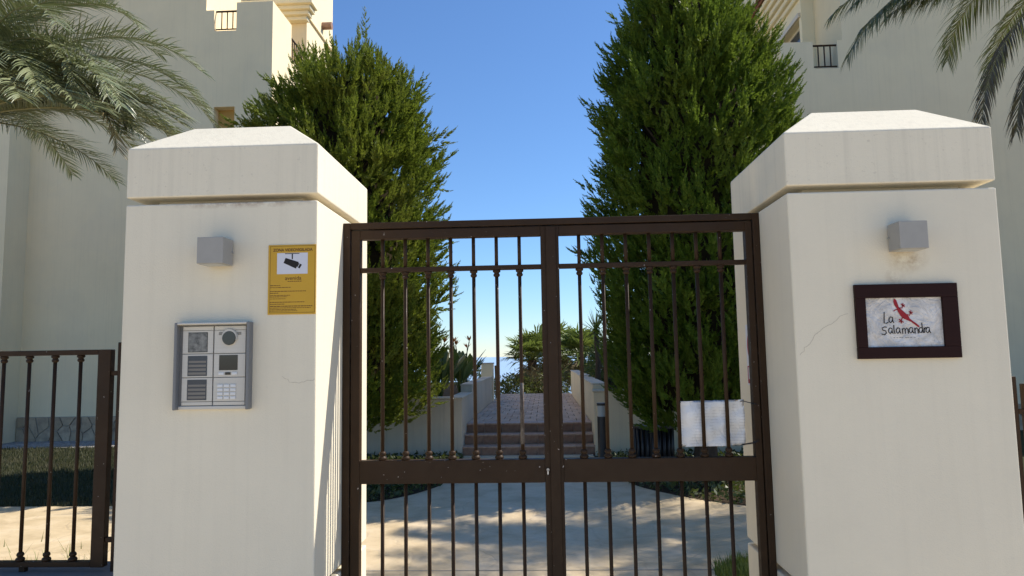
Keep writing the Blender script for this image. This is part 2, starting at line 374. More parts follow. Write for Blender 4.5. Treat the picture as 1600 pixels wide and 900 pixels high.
def leaf_quads(P, size, D=None, wid=.45):
    n = len(P); a = rng.normal(size=(n, 3)); a /= np.linalg.norm(a, axis=1)[:, None]
    if D is not None: a = a * .8 + D; a /= np.linalg.norm(a, axis=1)[:, None]
    b = np.cross(a, rng.normal(size=(n, 3))); b /= np.linalg.norm(b, axis=1)[:, None]
    s = (size * rng.uniform(.6, 1.3, n))[:, None]
    return np.stack([P, P + a * s * .5 + b * s * wid * .5, P + a * s, P + a * s * .5 - b * s * wid * .5], 1).reshape(-1, 3)
def point_in(poly, X, Y):
    r = np.zeros(len(X), bool); n = len(poly)
    for i in range(n):
        x1, y1 = poly[i]; x2, y2 = poly[(i + 1) % n]
        c = ((y1 > Y) != (y2 > Y)) & (X < (x2 - x1) * (Y - y1) / (y2 - y1 + 1e-12) + x1); r ^= c
    return r
for poly_, x0, x1, lab in ((bedL + [(-1.36, 11.5), (-4.6, 11.5)], -4.6, -1.2, 'low dark ground cover in the bed under the olive conifer'), (bedR + [(.78, 11.5), (5, 11.5)], .7, 5, 'low dark ground cover in the bed under the deep green conifer')):
    X = rng.uniform(x0, x1, 9000); Y = rng.uniform(7.3, 11.55, 9000); k = point_in(poly_, X, Y)
    P = np.stack([X[k], Y[k], rng.uniform(0, .09, k.sum())], 1)
    tag(mknp('ground_cover', leaf_quads(P, .075), 4, M['ground_cover']), lab, 'ground cover', kind='stuff')

# ------------------------------------------------------------------ gate pillars
YF, YB = 3.067, 3.960
def pillar(x0, x1, zct, zcb, zpt, mat, label):
    root = empty('gate_pillar', ((x0 + x1) / 2, (YF + YB) / 2, 0), label, 'pillar', 'rendered pillars flanking the gate')
    MB().bbox(x0, x1, YF, YB, .615, zpt, .007).build('shaft', mat, root)
    MB().bbox(x0, x1, YF, YB, -.06, .585, .007).build('base', mat, root)
    MB().box(x0 + .1, x1 - .1, YF + .1, YB - .1, .58, .62).build('base_groove', mat, root)
    MB().box(x0 + .1, x1 - .1, YF + .1, YB - .1, zpt - .005, zcb + .005).build('neck', mat, root)
    bm = bmesh.new(); d, h = .203, .154
    V = [bm.verts.new(p) for p in [(x0, YF, zcb), (x1, YF, zcb), (x1, YB, zcb), (x0, YB, zcb), (x0, YF, zct), (x1, YF, zct), (x1, YB, zct), (x0, YB, zct),
         (x0 + d, YF + d, zct + h), (x1 - d, YF + d, zct + h), (x1 - d, YB - d, zct + h), (x0 + d, YB - d, zct + h)]]
    for f in [(0, 3, 2, 1), (0, 1, 5, 4), (1, 2, 6, 5), (2, 3, 7, 6), (3, 0, 4, 7), (4, 5, 9, 8), (5, 6, 10, 9), (6, 7, 11, 10), (7, 4, 8, 11), (8, 9, 10, 11)]: bm.faces.new([V[i] for i in f])
    bmesh.ops.bevel(bm, geom=bm.edges[:], offset=.006, segments=2, affect='EDGES', profile=.5)
    MB().bm(bm).build('cap', M['cap'], root)
    return root
PA = pillar(-1.8784, -.999, 2.572, 2.343, 2.311, M['pillarA'], 'cream rendered gate pillar carrying the silver intercom and yellow notice')
PB = pillar(1.066, 1.9497, 2.555, 2.318, 2.287, M['pillarB'], 'cream rendered gate pillar carrying the dark framed name plaque')
def ribbon(mb, pts, w, y=None, plane='xz'):
    n = len(pts); L = []; Rr = []
    for i, p in enumerate(pts):
        a = pts[max(i - 1, 0)]; b = pts[min(i + 1, n - 1)]; dx, dz = b[0] - a[0], b[1] - a[1]; l = math.hypot(dx, dz) or 1
        ww = w[i] if isinstance(w, (list, tuple)) else w
        L.append((p[0] - dz / l * ww / 2, p[1] + dx / l * ww / 2)); Rr.append((p[0] + dz / l * ww / 2, p[1] - dx / l * ww / 2))
    f = (lambda q: (q[0], y, q[1])) if plane == 'xz' else (lambda q: (y, q[0], q[1]))
    mb.add([f(q) for q in L] + [f(q) for q in Rr], [(i, n + i, n + i + 1, i + 1) if plane == 'xz' else (i, i + 1, n + i + 1, n + i) for i in range(n - 1)])
    return mb
def jag(a, b, n, amp, seed):
    rg = random.Random(seed); return [(a[0] + (b[0] - a[0]) * i / n + rg.uniform(-amp, amp), a[1] + (b[1] - a[1]) * i / n + rg.uniform(-amp, amp)) for i in range(n + 1)]
M['crack'] = NB('crack', .95, .05).color((.46, .40, .31)).m
ribbon(ribbon(MB(), jag((-1.0, 1.515), (-1.10, 1.50), 8, .004, 1), .0016, YF - .0006), jag((-1.10, 1.50), (-1.15, 1.53), 4, .004, 2), .0012, YF - .0006).build('crack', M['crack'], PA)
ribbon(ribbon(MB(), jag((1.085, 1.585), (1.16, 1.68), 10, .005, 3), .0016, YF - .0006), jag((1.16, 1.68), (1.29, 1.76), 9, .005, 4), .0014, YF - .0006).build('crack', M['crack'], PB)
for r_ in (PA, PB): adopt(r_)

# ------------------------------------------------------------------ gate
GY = 3.5
gf = empty('gateway', (.035, GY, 0), 'dark brown steel surround fixed between the two cream pillars', 'gateway')
MB().bbox(-.9985, -.962, GY - .03, GY + .03, 0, 2.2815, .003).build('jamb', M['brown'], gf)
MB().bbox(1.032, 1.0655, GY - .03, GY + .03, 0, 2.2815, .003).build('jamb', M['brown'], gf)
MB().bbox(-.962, 1.032, GY - .03, GY + .03, 2.249, 2.2815, .003).build('head', M['brown'], gf)
adopt(gf)
COLLAR = [(.0105, 0), (.0185, -.001), (.0195, -.006), (.0185, -.011), (.013, -.014), (.0125, -.018), (.016, -.022), (.0165, -.027), (.0145, -.032), (.0105, -.035)]
FOOT = [(.0175, 0), (.021, .004), (.0215, .010), (.018, .016), (.0125, .019), (.0125, .022), (.0165, .026), (.0175, .032), (.015, .039), (.0105, .043)]
def baluster(x, y, z0, z1, r, parent, mat, collar=True, foot=True):
    b = MB().tube([(x, y, z0), (x, y, z1)], r, 10).build('bar', mat, parent, True)
    if collar: MB().lathe([(q * 1.0, h) for q, h in COLLAR][::-1], x, y, z1, 14).build('collar', mat, b, True)
    if foot: MB().lathe(FOOT, x, y, z0, 14).build('foot_knob', mat, b, True)
    return b
def leaf(xa, xb, oa, ob, bars, label, first):
    g = empty('gate_leaf', ((xa + xb) / 2, GY, 0), label, 'gate', 'leaves of the brown gate')
    y0, y1 = GY - .024, GY + .024
    MB().bbox(xa, oa, y0, y1, .06, 2.2435, .003).build('stile', M['brown'], g)
    MB().bbox(ob, xb, y0, y1, .06, 2.2435, .003).build('stile', M['brown'], g)
    MB().bbox(oa, ob, y0, y1, 2.197, 2.2435, .003).build('top_rail', M['brown'], g)
    MB().bbox(oa, ob, y0 + .006, y1 - .006, 2.031, 2.0535, .002).build('collar_rail', M['brown'], g)
    MB().bbox(oa, ob, y0, y1, .9935, 1.1044, .003).build('lock_rail', M['brown'], g)
    MB().bbox(oa, ob, y0, y1, .06, .12, .003).build('bottom_rail', M['brown'], g)
    for i, x in enumerate(bars):
        worn = first and i == 6
        MB().tube([(x, GY, 2.0535), (x, GY, 2.197)], .0092, 10).build('bar', M['brown'], g, True)
        baluster(x, GY, 1.1044, 2.031, .0092, g, M['brown'])
        if worn: MB().tube([(x, GY, 1.175), (x, GY, 1.47)], .0096, 10).build('worn_sleeve', M['brown_worn'], g, True)
        MB().tube([(x, GY, .12), (x, GY, .9935)], .0092, 10).build('bar', M['brown'], g, True)
    return g
lf = leaf(-.958, .047, -.913, -.009, [-.804 + .1148 * i for i in range(7)], 'brown steel gate leaf with the lock beside the intercom pillar', True)
MB().bbox(.018, .066, GY - .034, GY - .0245, .06, 2.24, .002).build('cover_strip', M['brown'], lf)
lk = MB().box(.0005, .0095, GY - .027, GY - .0238, 1.028, 1.064)
lk.build('lock_plate', M['black'], lf)
MB().lathe([(.0001, 0), (.0065, 0), (.0065, .004)], 0, 0, 0, 12)
bmk = bmesh.new(); bmesh.ops.create_cone(bmk, segments=14, radius1=.0062, radius2=.0062, depth=.012, cap_ends=True, matrix=Matrix.Translation((.005, GY - .03, 1.056)) @ Matrix.Rotation(R(90), 4, 'X'))
lc = MB().bm(bmk).box(.002, .008, GY - .036, GY - .026, 1.034, 1.056).build('lock_cylinder', M['steel'], lf)
MB().box(.0043, .0057, GY - .0375, GY - .0359, 1.050, 1.061).build('keyhole', M['black'], lc)
adopt(lf)
lr = leaf(.051, 1.028, .082, .996, [.182 + .1155 * i for i in range(7)], 'brown steel gate leaf with a white plastic sleeve tied behind its bars', False)
adopt(lr)
# ground track / threshold
tag(MB().bbox(-.99, 1.06, GY - .05, GY + .05, -.03, .012, .004).build('gate_threshold', M['lowwall']), 'grey stone threshold strip under the brown gate', 'threshold')

# white document sleeve tied to the gate
bm = bmesh.new(); bmesh.ops.create_grid(bm, x_segments=26, y_segments=18, size=.5)
for v in bm.verts:
    u, w = v.co.x, v.co.y
    v.co = Vector((.8045 + u * .315, GY + .020 + .005 * math.sin(u * 9 + w * 5) + .004 * math.sin(w * 14 - u * 6) + .003 * math.sin(u * 23), 1.262 + w * .218 + u * .006))
sl = empty('document_sleeve', (.8045, GY + .02, 1.15), 'white plastic document sleeve tied behind the gate bars', 'notice')
g = bmesh.ops.solidify(bm, geom=bm.faces[:], thickness=.002)
MB().bm(bm).build('sleeve', M['sleeve'], sl, True)
for (xx, zz, x2, z2) in ((.955, 1.365, 1.012, 1.352), (.955, 1.16, 1.012, 1.185), (.950, 1.157, 1.012, 1.178), (.655, 1.362, .641, 1.366), (.655, 1.16, .641, 1.166)):
    MB().tube([(xx - .012, GY + .012, zz), (xx, GY + .006, zz + .002), ((xx + x2) / 2, GY - .022, (zz + z2) / 2), (x2, GY - .028, z2)], .0022, 6).build('cable_tie', M['black'], sl)
adopt(sl)

# prohibition sign on the inner face of pillar B
X = 1.066
ps = empty('prohibition_sign', (X - .003, 3.67, 1.44), 'white sign with red prohibition ring on the pillar reveal behind the gate', 'sign')
MB().box(X - .004, X - .001, 3.55, 3.79, 1.43, 1.745).build('panel', M['white'], ps)
def ring_x(mb, cy, cz, r0, r1, x, n=40):
    vs = []; fs = []
    for k in range(n):
        t = 2 * math.pi * k / n
        for r in (r0, r1): vs.append((x, cy + r * math.cos(t), cz + r * math.sin(t)))
    for k in range(n): a = 2 * k; b = 2 * ((k + 1) % n); fs.append((a, b, b + 1, a + 1))
    return mb.add(vs, fs)
mb = MB(); ring_x(mb, 3.67, 1.635, .078, .096, X - .0055)
mb.add([(X - .0055, 3.67 - .062, 1.635 + .048), (X - .0055, 3.67 - .048, 1.635 + .062), (X - .0055, 3.67 + .062, 1.635 - .048), (X - .0055, 3.67 + .048, 1.635 - .062)], [(0, 1, 2, 3)])
mb.build('red_ring', M['signred'], ps)
MB().box(X - .006, X - .0045, 3.645, 3.68, 1.58, 1.68).add([(X - .006, 3.62, 1.60), (X - .006, 3.72, 1.60), (X - .006, 3.67, 1.64)], [(0, 1, 2)]).build('pictogram', M['ink'], ps)
MB().box(X - .0062, X - .0042, 3.57, 3.775, 1.44, 1.53).build('red_panel', M['signred'], ps)
MB().box(X - .0075, X - .0063, 3.59, 3.755, 1.462, 1.523).build('white_field', M['white'], ps)
adopt(ps)

# ------------------------------------------------------------------ lettering
def text_mesh(name, s, size, x, z, y, mat, parent, width=None, align='CENTER', bold=0):
    cu = bpy.data.curves.new(name, 'FONT'); cu.body = s; cu.size = size; cu.align_x = align; cu.offset = bold
    o = bpy.data.objects.new(name, cu); COL.objects.link(o); bpy.context.view_layer.update()
    me = bpy.data.meshes.new_from_object(o); bpy.data.objects.remove(o, do_unlink=True); bpy.data.curves.remove(cu)
    n = len(me.vertices); co = np.empty(n * 3); me.vertices.foreach_get('co', co); co = co.reshape(-1, 3)
    if width: 
        w = co[:, 0].max() - co[:, 0].min(); co[:, 0] *= width / w
    out = np.stack([co[:, 0] + x, np.full(n, y), co[:, 1] + z], 1); me.vertices.foreach_set('co', out.ravel()); me.update()
    me.materials.clear(); me.materials.append(mat); me.name = name
    return link(bpy.data.objects.new(name, me), parent)

# yellow surveillance sign (A4)
sg = empty('surveillance_sign', (-1.109, YF, 1.80), 'yellow video surveillance notice with camera pictogram beside the intercom', 'sign')
X0, X1, Z0, Z1 = -1.217, -1.001, 1.801, 2.111
MB().bbox(X0, X1 - .001, YF - .004, YF - .0005, Z0, Z1, .001, 1).build('panel', M['yellow'], sg)
def su(u, v): return (X0 + (u - 130) * .000445, Z1 - (v - 85) * .000443)
ys_ = YF - .0046
mb = MB()
for a, b, c, d in ((150, 97, 605, 100), (150, 765, 605, 768), (150, 97, 153, 768), (602, 97, 605, 768)):
    p = su(a, d); q = su(c, b); mb.add([(p[0], ys_, p[1]), (q[0], ys_, p[1]), (q[0], ys_, q[1]), (p[0], ys_, q[1])], [(0, 1, 2, 3)])
mb.build('border_line', M['brownink'], sg)
p = su(378, 151); text_mesh('lettering', 'ZONA VIDEOVIGILADA', .018, p[0], p[1], ys_, M['brownink'], sg, width=.178, bold=.0004)
p = su(220, 380); q = su(530, 168)
wp = mk('white_field', [(p[0], ys_, p[1]), (q[0], ys_, p[1]), (q[0], ys_, q[1]), (p[0], ys_, q[1])], [(0, 1, 2, 3)], M['white'], sg)
mb = MB(); y3 = ys_ - .0005
def flat(mb, pts, y): mb.add([(a[0], y, a[1]) for a in pts], [tuple(range(len(pts)))[::-1]]); return mb
flat(mb, [su(*a) for a in ((300, 172), (445, 172), (445, 179), (300, 179))], y3)
flat(mb, [su(*a) for a in ((368, 179), (380, 179), (380, 232), (368, 232))], y3)
flat(mb, [su(*a) for a in ((306, 217), (440, 262), (412, 328), (286, 268))], y3)
flat(mb, [su(*a) for a in ((436, 272), (447, 276), (428, 312), (420, 309))], y3)
flat(mb, [su(*a) for a in ((452, 278), (472, 290), (448, 328), (432, 318))], y3)
mb.build('camera_pictogram', M['ink'], sg)
p = su(385, 440); text_mesh('lettering', 'avenida', .024, p[0], p[1], ys_, M['brownink'], sg, width=.073)
mb = MB(); rg = random.Random(4)
def wordline(u0, u1, v, h):
    u = u0
    while u < u1:
        w = rg.uniform(10, 34); flat(mb, [su(u, v - h), su(min(u + w, u1), v - h), su(min(u + w, u1), v), su(u, v)], ys_); u += w + 5
for (a, b, v_, h) in ((330, 470, 458, 6), (155, 255, 498, 6), (155, 360, 517, 5), (155, 515, 556, 6), (155, 240, 574, 6), (155, 355, 597, 5), (155, 325, 611, 5), (155, 310, 630, 4), (155, 500, 665, 6), (155, 300, 684, 6), (155, 585, 706, 7), (155, 565, 722, 5), (155, 420, 738, 5), (155, 430, 752, 5)): wordline(a, b, v_, h)
mb.build('small_print', M['brownink'], sg)['kind'] = 'stuff'
adopt(sg)

# ------------------------------------------------------------------ wall lamps
def lamp(cx, zc, label, fl):
    o = empty('wall_lamp', (cx, YF, zc - .058), label, 'wall lamp', 'square lamps on the gate pillars')
    MB().box(cx - .045, cx + .045, YF - .012, YF - .0003, zc - .045, zc + .045).build('backplate', M['lamp'], o)
    MB().bbox(cx - .0575, cx + .0575, YF - .112, YF - .012, zc - .0575, zc + .0575, .002).build('housing', M['lamp'], o)
    MB().box(cx - .045, cx + .045, YF - .1, YF - .025, zc - .0595, zc - .0573).build('diffuser', M['whiteplast'], o)
    bm = bmesh.new(); bmesh.ops.create_cone(bm, segments=10, radius1=.005, radius2=.005, depth=.006, cap_ends=True, matrix=Matrix.Translation((cx + fl * .0595, YF - .022, zc)) @ Matrix.Rotation(R(90), 4, 'Y'))
    MB().bm(bm).build('screw', M['lamp'], o)
    adopt(o)
lamp(-1.431, 2.078, 'square grey wall lamp above the silver intercom', 1)
lamp(1.533, 2.073, 'square grey wall lamp above the framed plaque', -1)

# ------------------------------------------------------------------ intercom
ic = empty('intercom_panel', (-1.447, YF, 1.39), 'silver intercom panel with keypad, screen and name windows on gate pillar', 'intercom')
def iu(u, v): return (-1.614 + (u - 100) * .000566, 1.771 - (v - 122) * .000559)
def ibox(u0, v0, u1, v1, y0, y1, b=.0008):
    a = iu(u0, v1); c = iu(u1, v0); return MB().bbox(a[0], c[0], YF - y1, YF - y0, a[1], c[1], b, 1)
ibox(105, 128, 688, 795, .0003, .012).build('back_box', M['hood'], ic)
ibox(100, 122, 122, 800, .0005, .046, .003).build('hood_side', M['hood'], ic)
ibox(668, 122, 690, 800, .0005, .046, .003).build('hood_side', M['hood'], ic)
ibox(122, 122, 668, 140, .0005, .048, .003).build('hood_top', M['silver'], ic)
ibox(122, 772, 668, 798, .0005, .020, .002).build('lower_sill', M['silver'], ic)
cols = ((148, 388), (398, 645))
for ci, (a, b) in enumerate(cols):
    ibox(a, 152, b, 182, .012, .019).build('strip', M['silver'], ic)
    ibox(a, 740, b, 766, .012, .019).build('strip', M['silver'], ic)
    for ri, (c, d) in enumerate(((185, 364), (369, 549), (554, 736))):
        md = ibox(a, c, b, d, .012, .020).build('module', M['silver'], ic)
        if ci == 0:
            u0, u1, v0, v1 = a + 48, a + 194, c + 17, d - 14
            if ri == 0: ibox(u0 - 4, v0 - 4, u1 + 4, v1 + 4, .020, .0208).build('window_frame', M['screen'], md); ibox(u0, v0, u1, v1, .0208, .0214).build('map_card', M['card'], md)
            else:
                ibox(u0 - 4, v0 - 4, u1 + 4, v1 + 4, .020, .0214).build('name_window', M['name_window'], md)
                for k in range(4):
                    ibox(u0 + 4, v0 + 34 + k * 30, u1 - 4, v0 + 34 + k * 30 + (16 if k == 0 else 18), .0214, .022, .0002).build('name_tag', M['name_tag'], md)
        elif ri == 0:
            for k in range(3):
                ibox(a + 35, c + 16 + k * 8, a + 85, c + 20 + k * 8, .020, .0206, .0002).build('speaker_slot', M['ink'], md)
                ibox(a + 165, c + 16 + k * 8, a + 212, c + 20 + k * 8, .020, .0206, .0002).build('speaker_slot', M['ink'], md)
            p = iu(a + 122, c + 62); bm = bmesh.new()
            bmesh.ops.create_cone(bm, segments=28, radius1=.037, radius2=.033, depth=.009, cap_ends=True, matrix=Matrix.Translation((p[0], YF - .0245, p[1] + .006)) @ Matrix.Rotation(R(90), 4, 'X'))
            MB().bm(bm).build('camera_bezel', M['silver'], md)
            bm = bmesh.new(); bmesh.ops.create_cone(bm, segments=28, radius1=.031, radius2=.029, depth=.004, cap_ends=True, matrix=Matrix.Translation((p[0], YF - .030, p[1])) @ Matrix.Rotation(R(90), 4, 'X'))
            MB().bm(bm).build('camera_lens', M['screen'], md)
        elif ri == 1:
            ibox(a + 42, c + 10, a + 188, c + 128, .020, .0215).build('screen', M['screen'], md)
            for k in range(3): ibox(a + 40 + k * 52, c + 144, a + 82 + k * 52, c + 164, .020, .0235).build('button', M['screen'] if k == 1 else M['key'], md)
        else:
            for kr in range(4):
                for kc in range(3): ibox(a + 34 + kc * 51, c + 52 + kr * 31, a + 76 + kc * 51, c + 74 + kr * 31, .020, .0240).build('key', M['key'], md)
adopt(ic)

# ------------------------------------------------------------------ framed plaque
pq = empty('name_plaque', (1.5315, YF, 1.565), 'dark maroon framed plaque with red salamander and handwritten name', 'plaque')
fx0, fx1, fz0, fz1 = 1.320, 1.743, 1.564, 1.878; ax0, ax1, az0, az1 = 1.362, 1.678, 1.613, 1.820
MB().bbox(fx0, fx1, YF - .020, YF - .0005, az1, fz1, .002).build('frame_rail', M['maroon'], pq)
MB().bbox(fx0, fx1, YF - .020, YF - .0005, fz0, az0, .002).build('frame_rail', M['maroon'], pq)
MB().bbox(fx0, ax0, YF - .0198, YF - .0005, az0, az1, .002).build('frame_stile', M['maroon'], pq)
MB().bbox(ax1, fx1, YF - .0198, YF - .0005, az0, az1, .002).build('frame_stile', M['maroon'], pq)
MB().box(ax0, ax1, YF - .008, YF - .001, az0, az1).build('paper', M['paper'], pq)
def pu(u, v): return (ax0 + (u - 178) * .000720, az1 - (v - 487) * .000752)
yp = YF - .0095
STR = {'L': [[(286, 566), (284, 600), (282, 628), (296, 630), (306, 624)]],
       'a1': [[(334, 598), (320, 594), (311, 606), (311, 620), (320, 628), (330, 616), (333, 600), (332, 618), (338, 628)]],
       'S': [[(296, 652), (282, 650), (268, 656), (272, 668), (288, 672), (292, 684), (280, 694), (264, 690)]],
       'l': [[(336, 640), (336, 668), (340, 690)]]}
def lowa(u): return [(u + 24, 660), (u + 12, 656), (u + 3, 666), (u + 3, 680), (u + 11, 688), (u + 20, 678), (u + 23, 662), (u + 23, 680), (u + 29, 688)]
strokes = STR['L'] + STR['a1'] + STR['S'] + [lowa(302)] + STR['l'] + [lowa(346)]
strokes += [[(384, 660), (385, 690)], [(385, 668), (394, 658), (400, 668), (400, 690)], [(400, 668), (410, 658), (416, 668), (417, 690)], lowa(420)]
strokes += [[(455, 658), (456, 690)], [(456, 668), (466, 658), (473, 668), (474, 690)], [(497, 660), (486, 657), (479, 668), (481, 684), (491, 686), (499, 670)], [(497, 630), (499, 665), (502, 688)], [(508, 658), (509, 688)], [(509, 668), (516, 658), (524, 660)], lowa(516)]
mb = MB()
for s_ in strokes: ribbon(mb, [pu(*p) for p in s_], .0042, yp)
mb.build('lettering', M['ink'], pq)
mb = MB(); body = [(345, 494), (352, 493), (360, 502), (366, 520), (372, 540), (388, 556), (408, 575), (424, 592), (430, 606), (450, 622), (470, 636), (484, 650), (476, 656), (458, 642), (436, 624), (414, 614), (396, 606), (378, 590), (364, 566), (360, 548), (346, 528), (342, 508)]
bm = bmesh.new(); f = bm.faces.new([bm.verts.new((pu(*p)[0], yp - .001, pu(*p)[1])) for p in body]); bmesh.ops.triangulate(bm, faces=[f]); mb.bm(bm)
for s_ in ([(372, 545), (390, 545), (394, 532)], [(394, 532), (386, 522)], [(394, 532), (397, 518)], [(394, 532), (408, 528)], [(394, 532), (406, 540)],
           [(362, 552), (350, 556), (340, 562)], [(414, 582), (430, 588), (436, 574)], [(436, 574), (428, 564)], [(436, 574), (440, 560)], [(436, 574), (450, 570)], [(436, 574), (446, 582)],
           [(392, 598), (384, 606), (380, 618)], [(380, 618), (368, 608)], [(380, 618), (366, 624)], [(380, 618), (380, 632)], [(380, 618), (394, 626)]): ribbon(mb, [pu(*p) for p in s_], .0042, yp - .001)
mb.build('salamander', M['red'], pq)
mb = MB(); rg = random.Random(9); u = 330
while u < 450: ribbon(mb, [pu(u, 712), pu(u + 10, 712)], .0022, yp); u += rg.uniform(12, 22)
mb.build('small_print', M['name_tag'], pq)['kind'] = 'stuff'
adopt(pq)

# ------------------------------------------------------------------ side fences on low walls
for sgn, x0, x1, lab in ((-1, -7.0, -1.8795, 'low grey stone wall under the brown fence by the intercom pillar'), (1, 1.951, 7.0, 'low grey stone wall beside the plaque pillar')):
    tag(MB().bbox(x0, x1, 3.34, 3.68, -.05, .583, .008).build('low_wall', M['lowwall']), lab, 'low wall', 'low walls either side of the pillars')
def fence(sgn, ztop, zb1, label, xs0):
    g = empty('metal_fence', (sgn * 3.3, GY, .583), label, 'fence', 'brown fences either side of the gate')
    def bx(a, b, z0, z1, nm, dy=.02): x0, x1 = sorted((sgn * a, sgn * b)); return MB().bbox(x0, x1, GY - dy, GY + dy, z0, z1, .003).build(nm, M['brown'], g)
    p0 = xs0 + .037
    bx(p0, p0 + .066, .605, ztop, 'post'); bx(p0 + .066, 4.8, ztop - .026, ztop, 'top_rail'); bx(p0 + .066, 4.8, .607, .633, 'bottom_rail'); bx(4.8, 4.866, .605, ztop, 'post')
    bx(xs0 - .022, xs0 + .006, .583, ztop + .035, 'hanging_pole', .012)
    for z in (zb1, .734): bx(xs0 + .006, p0, z - .012, z + .012, 'bracket', .012)
    for k in range(18):
        x = sgn * (p0 + .166 + .134 * k)
        baluster(x, GY, .633, ztop - .026, .0092, g, M['brown'])
    for k in (.4, 1.4, 2.4): bx(p0 + k, p0 + k + .03, .583, .607, 'foot', .015)
    adopt(g)
fence(-1, 1.67, 1.55, 'brown balustrade fence panel standing beside the intercom pillar', 2.145)
fence(1, 1.43, 1.30, 'brown balustrade fence panel standing beside the plaque pillar', 2.228)

# ------------------------------------------------------------------ steps, upper path, planter walls
st_ = empty('entrance_steps', (-.29, 11.9, 0), 'three terracotta tiled steps leading up to the paved path', 'steps')
for k in range(3):
    y = 11.6 + .33 * k; z = .155 * k
    MB().box(-1.358, .778, y + .012, 12.6, z - (.0 if k else .05), z + .128).build('riser_core', M['mortar'], st_)
    src = None
    nt_ = 7; w = 2.136 / nt_
    for j in range(nt_):
        loc = (-1.358 + w * (j + .5), y, z)
        if j == 0:
            o = MB().bbox(-w / 2 + .003, w / 2 - .003, .0, .016, .004, .126, .003, 1).build('riser_tile', M['terra'], st_); o.location = loc; src = o
            o2 = MB().tube([(-w / 2 + .002, .004, .142), (w / 2 - .002, .004, .142)], .0155, 10).box(-w / 2 + .002, w / 2 - .002, .004, .33, .128, .1565).build('nosing_tile', M['nosing'], st_); o2.location = loc; src2 = o2
        else: share(src, 'riser_tile', loc, st_); share(src2, 'nosing_tile', loc, st_)
adopt(st_)
struct(MB().bbox(-1.34, .745, 11.42, 11.597, -.05, .016, .004).build('drain_strip', M['street']))
path = struct(MB().box(-1.36, .78, 12.6, 21.6, -.1, .44).build('path', M['mortar']))
src = None; rw = .46; cw = .2378; rg = random.Random(12)
row = 0; y = 12.6
while y < 21.5:
    off = (row % 2) * cw / 2
    for j in range(-1, 10):
        xa = max(-1.355, -1.36 + off + j * cw); xb = min(.775, -1.36 + off + (j + 1) * cw)
        if xb - xa < .05: continue
        full = abs((xb - xa) - cw) < 1e-4
        if full and src is not None:
            o = bpy.data.objects.new('paver', src.data); link(o, path)
        else:
            ww = xb - xa; o = MB().bbox(-ww / 2 + .006, ww / 2 - .006, .006, rw - .006, 0, .028, .005, 1).build('paver', M['paver'], path)
            if full: src = o
        o.location = ((xa + xb) / 2, y, .438 + rg.uniform(-.002, .002))
    y += rw; row += 1
def planter(sgn, xi, xo, label, steps, mat, z0):
    g = empty('planter_wall', ((xi + xo) / 2, 11.7, 0), label, 'planter wall', 'rendered planter walls beside the steps')
    a, b = sorted((xi, xo))
    MB().bbox(a, b, 11.6, 11.82, -.06, z0, .01).build('front_wall', mat, g)
    MB().bbox(a - .015, b + .015, 11.585, 11.835, z0, z0 + .035, .012).build('coping', M['planter'], g)
    t = xi + sgn * .22; a2, b2 = sorted((xi, t))
    for (y0, y1, z1) in steps:
        MB().bbox(a2, b2, y0, y1, -.06, z1, .008).build('side_wall', mat, g)
        MB().bbox(a2 - .012, b2 + .012, y0 + .002, y1 - .002, z1, z1 + .03, .01).build('coping', M['planter'], g)
    a3, b3 = sorted((t, xo)); MB().box(a3, b3, 11.83, 21.5, -.06, z0 - .06).build('soil', M['soil'], g)
    adopt(g)
planter(-1, -1.36, -4.62, 'shade-greyed cream planter wall behind the olive conifer', [(11.837, 13.3, .92), (13.3, 18.2, 1.07)], M['planter'], .92)
planter(1, .78, 5.0, 'bounce-warmed cream planter wall behind the deep green conifer', [(11.837, 16.0, 1.11), (16.0, 21.5, 1.13)], M['planter_bounce'], 1.0)
pp = empty('end_post', (-1.47, 18.4, 0), 'short cream rendered post at the far end of the path wall', 'post')
MB().bbox(-1.63, -1.33, 18.2, 18.55, -.05, 1.42, .01).build('shaft', M['creamhouse'], pp); MB().bbox(-1.645, -1.315, 18.185, 18.565, 1.42, 1.45, .008).build('top_slab', M['planter'], pp); adopt(pp)
tag(MB().tube([(-1.44, 21.9, -.2), (-1.50, 21.95, 1.33)], [.07, .055], 8).build('leaning_post', M['woodpost']), 'thin dark leaning post beyond the path end', 'post')

# bollard light and bin
bo = empty('bollard_light', (.83, 10.6, -.02), 'slim black bollard light with frosted head beside the steps', 'bollard')
MB().tube([(.83, 10.6, -.03), (.83, 10.6, .70)], .074, 20).build('column', M['binblack'], bo, False)
MB().tube([(.83, 10.6, .70), (.83, 10.6, .86)], .068, 20).build('diffuser', M['whiteplast'], bo)
MB().tube([(.83, 10.6, .86), (.83, 10.6, .895)], .076, 20).build('lid', M['binblack'], bo); adopt(bo)
bi = empty('slatted_bin', (1.52, 10.3, -.02), 'black ribbed cylindrical bin against the planter wall', 'bin')
MB().tube([(1.52, 10.3, -.03), (1.52, 10.3, .56)], .245, 28).build('liner', M['binblack'], bi)
for k in range(22):
    t = 2 * math.pi * k / 22; cx, cy = 1.52 + .27 * math.cos(t), 10.3 + .27 * math.sin(t)
    MB().tube([(cx, cy, -.03), (cx, cy, .56)], .024, 8).build('slat', M['binblack'], bi, True)
MB().lathe([(.24, 0), (.30, 0), (.30, .03), (.24, .03)], 1.52, 10.3, .56, 28).build('rim', M['binblack'], bi); adopt(bi)

